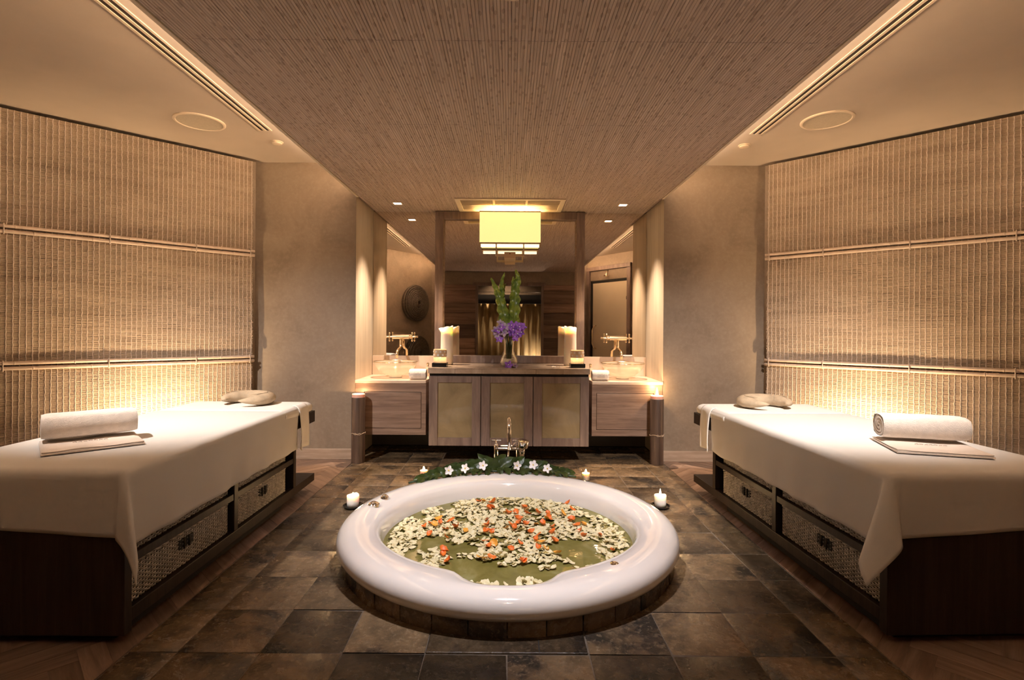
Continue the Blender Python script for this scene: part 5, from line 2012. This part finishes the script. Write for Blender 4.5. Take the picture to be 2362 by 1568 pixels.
# mirrors
YMF = YM - 0.058
for s in (-1, 1):
    xa, xb = sorted((s * 0.765, s * (XA - 0.002)))
    tag(obj('wall_mirror', BX(xa, xb, YM - 0.006, YM - 0.001, 0.926, ZB + 0.004), M['mirror']), 'tall frameless wall mirror behind the %s basin' % ('left' if s < 0 else 'right'), 'mirror', 'side mirrors')
fm = thing('framed_mirror', 'large mirror in a broad greyed wood frame above the centre counter', 'mirror', (0, YM - 0.04, 0.857))
obj('stile', BX(-0.764, -0.680, YMF - 0.022, YM - 0.008, 0.857, ZB - 0.004), M['frame_wood'], fm, bevel=0.005)
obj('stile', BX(0.680, 0.764, YMF - 0.022, YM - 0.008, 0.857, ZB - 0.004), M['frame_wood'], fm, bevel=0.005)
obj('rail', BX(-0.680, 0.680, YMF - 0.020, YM - 0.008, ZB - 0.085, ZB - 0.004), M['frame_wood'], fm, bevel=0.005)
obj('rail', BX(-0.680, 0.680, YMF - 0.020, YM - 0.008, 0.857, 0.932), M['frame_wood'], fm, bevel=0.005)
obj('inner_slip', BX(-0.680, -0.672, YMF - 0.012, YM - 0.02, 0.932, ZB - 0.085), M['vanity_wood'], fm)
obj('inner_slip', BX(0.672, 0.680, YMF - 0.012, YM - 0.02, 0.932, ZB - 0.085), M['vanity_wood'], fm)
obj('mirror_glass', BX(-0.680, 0.680, YM - 0.030, YM - 0.024, 0.93, ZB - 0.083), M['mirror'], fm)

# lantern sconce on the mirror
LY0, LY1 = 5.10, 5.28
ln = thing('lantern_lamp', 'rectangular glowing amber fabric wall lantern with glass tubes in front of the mirror', 'lamp', (0, 5.2, 1.93))
LX, z0, z1 = 0.298, 2.045, 2.352
sh = MB()
sh.box(-LX, LX, LY0, LY0 + 0.004, z0, z1)
sh.box(-LX, LX, LY1 - 0.004, LY1, z0, z1)
sh.box(-LX, -LX + 0.004, LY0 + 0.004, LY1 - 0.004, z0, z1)
sh.box(LX - 0.004, LX, LY0 + 0.004, LY1 - 0.004, z0, z1)
shade = obj('shade', sh, M['shade'], ln)
for zz in (z0, z1):
    bd = MB()
    bd.box(-LX - 0.002, LX + 0.002, LY0 - 0.002, LY0 + 0.006, zz - 0.005, zz + 0.005)
    bd.box(-LX - 0.002, LX + 0.002, LY1 - 0.006, LY1 + 0.002, zz - 0.005, zz + 0.005)
    bd.box(-LX - 0.002, -LX + 0.006, LY0 + 0.006, LY1 - 0.006, zz - 0.005, zz + 0.005)
    bd.box(LX - 0.006, LX + 0.002, LY0 + 0.006, LY1 - 0.006, zz - 0.005, zz + 0.005)
    obj('binding', bd, M['shade_edge'], shade)
obj('diffuser', BX(-LX + 0.006, LX - 0.006, LY0 + 0.006, LY1 - 0.006, z0 - 0.002, z0 + 0.004), M['shade_edge'], shade)  # opaque plate added so the lampshade throws light only upward
for (zz, rr, lx) in ((2.026, 0.0155, 0.287),):
    for (a, b) in ((-lx, -0.142), (-0.128, 0.128), (0.142, lx)):
        obj('glass_tube', MB().cyl((a, 5.15, zz), (b, 5.15, zz), rr, rr, 14), M['tube'], ln, smooth=40)
for x in (-0.135, 0.135):
    obj('arm', BX(x - 0.0065, x + 0.0065, 5.142, 5.158, 1.93, 2.06), M['lamp_metal'], ln)
obj('bracket', BX(-0.142, 0.142, 5.135, 5.165, 1.922, 1.944), M['lamp_metal'], ln, bevel=0.002)
obj('mount_plate', BX(-0.055, 0.055, 5.128, 5.375, 1.900, 1.962), M['lamp_metal'], ln, bevel=0.003)
obj('screw', MB().cyl((0, 5.124, 1.945), (0, 5.13, 1.945), 0.007, 0.007, 12), M['shade_edge'], ln)
bl_ = MB()
for x in (-0.13, 0.13):
    bl_.sphere((x, 5.19, 2.16), 0.03, 12, 8)
obj('bulb', bl_, M['tube'], ln, smooth=True)
point('lantern_light', (-0.13, 5.19, 2.26), P_LANTERN, (1.0, 0.72, 0.36), 0.03, ln)
point('lantern_light', (0.13, 5.19, 2.26), P_LANTERN, (1.0, 0.72, 0.36), 0.03, ln)

# ---- counter candles
ZK = 0.857


def big_candle(x, y, h, label, tilt):
    t = thing('counter_candle', label, 'candle', (x, y, ZK))
    n = 36
    prof = [(0.060, 0), (0.062, 0.02), (0.059, h * 0.5), (0.058, h * 0.86), (0.060, h), (0.054, h + 0.002), (0.049, h - 0.02), (0.046, h - 0.05), (0.020, h - 0.056), (0, h - 0.057)]
    w = MB().lathe(prof, n, (x, y, ZK))
    out = []
    for p in w.v:
        zz = p[2] - ZK
        if zz > h - 0.03:
            a = math.atan2(p[1] - y, p[0] - x)
            k = (zz - (h - 0.03)) / 0.03
            lean = tilt * math.cos(a) * 0.5
            out.append((p[0] - 0.020 * max(0, -math.cos(a)) ** 3 * (1 if tilt > 0 else 0) * k, p[1], p[2] + k * (0.012 * tilt * math.cos(a) + 0.006 * math.sin(3 * a))))
        else:
            out.append(p)
    w.v = out
    obj('wax', w, M['wax'], t, smooth=True)
    obj('melt_pool', MB().lathe([(0.0455, 0), (0, 0.001)], 28, (x, y, ZK + h - 0.053)), M['wax_melt'], t)
    flame(t, (x, y, ZK + h - 0.048), 0.034, 0.008, P_CANDLE * 1.8)


big_candle(-0.605, 5.06, 0.36, 'thick ivory candle with a flared wax lip at the left end of the counter', 1)
big_candle(0.590, 5.06, 0.37, 'thick ivory candle with a level rim at the right end of the counter', -0.5)


def dotted_votive(x, y, side):
    t = thing('dotted_votive', 'frosted glass votive with a band of dots on a black block, %s counter end' % side, 'votive candle', (x, y, ZK), group='dotted votive holders')
    obj('block', BX(x - 0.066, x + 0.066, y - 0.066, y + 0.066, ZK, ZK + 0.036), M['black_dish'], t, bevel=0.003)
    g = obj('glass', MB().shell([(0.0, 0.0), (0.056, 0.0), (0.059, 0.01), (0.059, 0.122), (0.0555, 0.122), (0.0555, 0.012), (0.0, 0.010)], 40, (x, y, ZK + 0.037)), M['frosted'], t, smooth=40)
    obj('metal_band', MB().shell([(0.0605, 0.052), (0.0605, 0.116), (0.0595, 0.116), (0.0595, 0.052)], 40, (x, y, ZK + 0.037)), M['lamp_metal'], g, smooth=40)
    for row in range(2):
        for k in range(9):
            a = 2 * PI * (k + 0.5 * row) / 9
            c = Vector((x + 0.0606 * math.cos(a), y + 0.0606 * math.sin(a), ZK + 0.037 + (0.099 if row == 0 else 0.070)))
            dr = Vector((math.cos(a), math.sin(a), 0))
            obj('dot', MB().cyl(c, c + dr * 0.0022, 0.0095, 0.009, 12), M['tube'] if False else M['orchid_white'], g, smooth=40)  # white discs painted for holes that glow with candlelight
    obj('wax', MB().lathe([(0.02, 0), (0.02, 0.02), (0, 0.019)], 20, (x, y, ZK + 0.05)), M['wax'], t, smooth=40)
    flame(t, (x, y, ZK + 0.074), 0.022, 0.007, P_CANDLE * 0.5)


dotted_votive(-0.635, 4.80, 'left')
dotted_votive(0.625, 4.80, 'right')

# ---- vase with fern fronds and orchids
VX, VY = -0.003, 4.82
vs_ = thing('flower_vase', 'bulbous clear glass vase with white pebbles in the middle of the counter', 'vase', (VX, VY, ZK))
obj('glass', MB().lathe([(0.0, 0.0), (0.05, 0.0), (0.075, 0.018), (0.083, 0.05), (0.075, 0.085), (0.055, 0.115), (0.047, 0.15), (0.050, 0.24), (0.062, 0.29), (0.059, 0.29), (0.0465, 0.24), (0.0435, 0.15), (0.051, 0.112), (0.071, 0.083), (0.079, 0.05), (0.072, 0.021), (0.05, 0.006), (0.0, 0.006)], 40, (VX, VY, ZK)), M['glass'], vs_, smooth=True)
obj('pebble_fill', MB().lathe([(0.0, 0.0075), (0.048, 0.0075), (0.070, 0.022), (0.076, 0.05), (0.070, 0.078), (0.03, 0.074), (0.0, 0.078)], 32, (VX, VY, ZK)), M['pebbles'], vs_, smooth=True, kind='stuff')
st = MB()
for k in range(9):
    a = k * 0.7
    st.tube([(VX + 0.018 * math.cos(a), VY + 0.018 * math.sin(a), ZK + 0.075), (VX + 0.028 * math.cos(a + 0.6), VY + 0.02 * math.sin(a + 0.6), ZK + 0.20), (VX + 0.05 * math.cos(a + 0.8), VY + 0.035 * math.sin(a + 0.8), ZK + 0.30)], 0.006, 6)
tag(obj('flower_stems', st, M['leaf'], smooth=True), 'bunch of dark green stems standing in the glass vase', 'stems', kind='stuff')


def frond(path, widths, label, seed, split=0.0):
    """long wavy strap leaf along a path in the x-z plane"""
    t = thing('fern_frond', label, 'leaf', path[0])
    P = [Vector(p) for p in path]
    n = 40

    def at(v):
        f = v * (len(P) - 1)
        i = min(int(f), len(P) - 2)
        a = f - i
        p0, p1, p2, p3 = P[max(i - 1, 0)], P[i], P[i + 1], P[min(i + 2, len(P) - 1)]
        return 0.5 * ((2 * p1) + (p2 - p0) * a + (2 * p0 - 5 * p1 + 4 * p2 - p3) * a * a + (3 * p1 - p0 - 3 * p2 + p3) * a ** 3)
    mb = MB()

    def fn(u, v):
        p = at(v)
        q = at(min(1, v + 0.01)) - at(max(0, v - 0.01))
        q.normalize()
        side = Vector((q.z, 0, -q.x)).normalized()
        x = (u - 0.5) * 2
        fi = v * (len(widths) - 1)
        i = min(int(fi), len(widths) - 2)
        w = widths[i] * (1 - fi + i) + widths[i + 1] * (fi - i)
        ruff = math.sin(v * 46 + (1.7 if x > 0 else 0) + seed)
        w2 = w * (1 + 0.16 * ruff * abs(x))
        off = side * x * w2 + Vector((0, 1, 0)) * (0.020 * ruff * x * x + 0.25 * abs(x) * w)
        return p + off
    mb.grid(8, 70, fn)
    off = Vector(path[0])
    obj('blade', mb, M['fern'], t, smooth=True, recalc=False, solid=0.0012)
    obj('midrib', MB().tube([at(k / 24) - Vector((0, 0.003, 0)) for k in range(25)], [0.005 - 0.0035 * k / 24 for k in range(25)], 6), M['orchid_core'] if False else M['fern'], t, smooth=True)


def up(px, pz):
    return (VX + px, VY, ZK + pz)


frond([(VX - 0.012, VY, ZK + 0.27), (VX - 0.04, VY - 0.005, ZK + 0.42), (VX - 0.075, VY - 0.01, ZK + 0.58), (VX - 0.12, VY - 0.015, ZK + 0.71), (VX - 0.170, VY - 0.03, ZK + 0.815)], [0.02, 0.052, 0.048, 0.036, 0.022, 0.006], 'dark green wavy fern frond, left half of the fork in the vase', 1)
frond([(VX - 0.035, VY + 0.012, ZK + 0.42), (VX - 0.06, VY + 0.01, ZK + 0.56), (VX - 0.072, VY + 0.008, ZK + 0.68), (VX - 0.070, VY + 0.006, ZK + 0.78), (VX - 0.045, VY, ZK + 0.868)], [0.012, 0.026, 0.024, 0.018, 0.004], 'slim yellow-green frond tip curling inward behind the dark frond', 2)
frond([(VX + 0.03, VY, ZK + 0.27), (VX + 0.04, VY - 0.004, ZK + 0.42), (VX + 0.05, VY - 0.008, ZK + 0.57), (VX + 0.055, VY - 0.01, ZK + 0.70), (VX + 0.078, VY - 0.014, ZK + 0.81), (VX + 0.055, VY - 0.02, ZK + 0.895)], [0.02, 0.055, 0.050, 0.046, 0.036, 0.024, 0.005], 'tall bright yellow-green ruffled fern frond on the right of the vase', 3)
frond([(VX + 0.04, VY + 0.012, ZK + 0.56), (VX + 0.045, VY + 0.012, ZK + 0.68), (VX + 0.034, VY + 0.01, ZK + 0.77), (VX + 0.036, VY + 0.008, ZK + 0.835)], [0.01, 0.024, 0.018, 0.004], 'short curled frond tip behind the ruffled fern frond', 5)
obs = []
for i in range(26):
    a = rng.uniform(0, 2 * PI)
    rr = rng.uniform(0.3, 1.0) ** 0.7
    left = i < 10
    x = VX + (-0.075 if left else 0.065) + 0.062 * rr * math.cos(a)
    z = ZK + (0.315 if left else 0.345) + 0.085 * rr * math.sin(a)
    y = VY - 0.035 - 0.03 * (1 - rr) + rng.uniform(-0.01, 0.02)
    pale = left and i < 7
    t = bloom('orchid_bloom', M['orchid_pale'] if pale else M['orchid'], M['orchid_white'] if not pale else M['orchid'], 0.040, (x, y, z), (R(75 + rng.uniform(-35, 30)), rng.uniform(-0.5, 0.5), rng.uniform(-0.7, 0.7)),
              'pale mauve orchid bloom in the shaded side of the vase bouquet' if pale else 'vivid purple orchid bloom in the vase bouquet', 'flower', 'mauve orchids in the vase' if pale else 'purple orchids in the vase', 100 + i)
t = bloom('orchid_bloom', M['orchid'], M['orchid_white'], 0.042, (VX - 0.002, VY - 0.105, ZK + 0.022), (R(62), 0, 0.1), 'single purple orchid bloom lying on the counter at the foot of the vase', 'flower', None, 201)
bloom('orchid_bloom', M['orchid_pale'], M['orchid'], 0.034, (VX + 0.055, VY - 0.095, ZK + 0.016), (R(50), 0.2, 0.5), 'small dark mauve orchid bloom lying beside the foot of the vase', 'flower', None, 202)
# small flowers lying on the counter right of centre
bloom('orchid_bloom', M['orchid_white'], M['orchid_core'], 0.022, (0.405, 4.74, ZK + 0.006), (R(10), 0, 0.3), 'tiny white blossom lying on the stone counter near the dotted votive', 'flower', None, 203)
bloom('orchid_bloom', M['orchid_white'], M['orchid_core'], 0.020, (0.455, 4.72, ZK + 0.006), (R(6), 0, 1.3), 'second tiny white blossom on the stone counter, closer to the dotted votive', 'flower', None, 204)
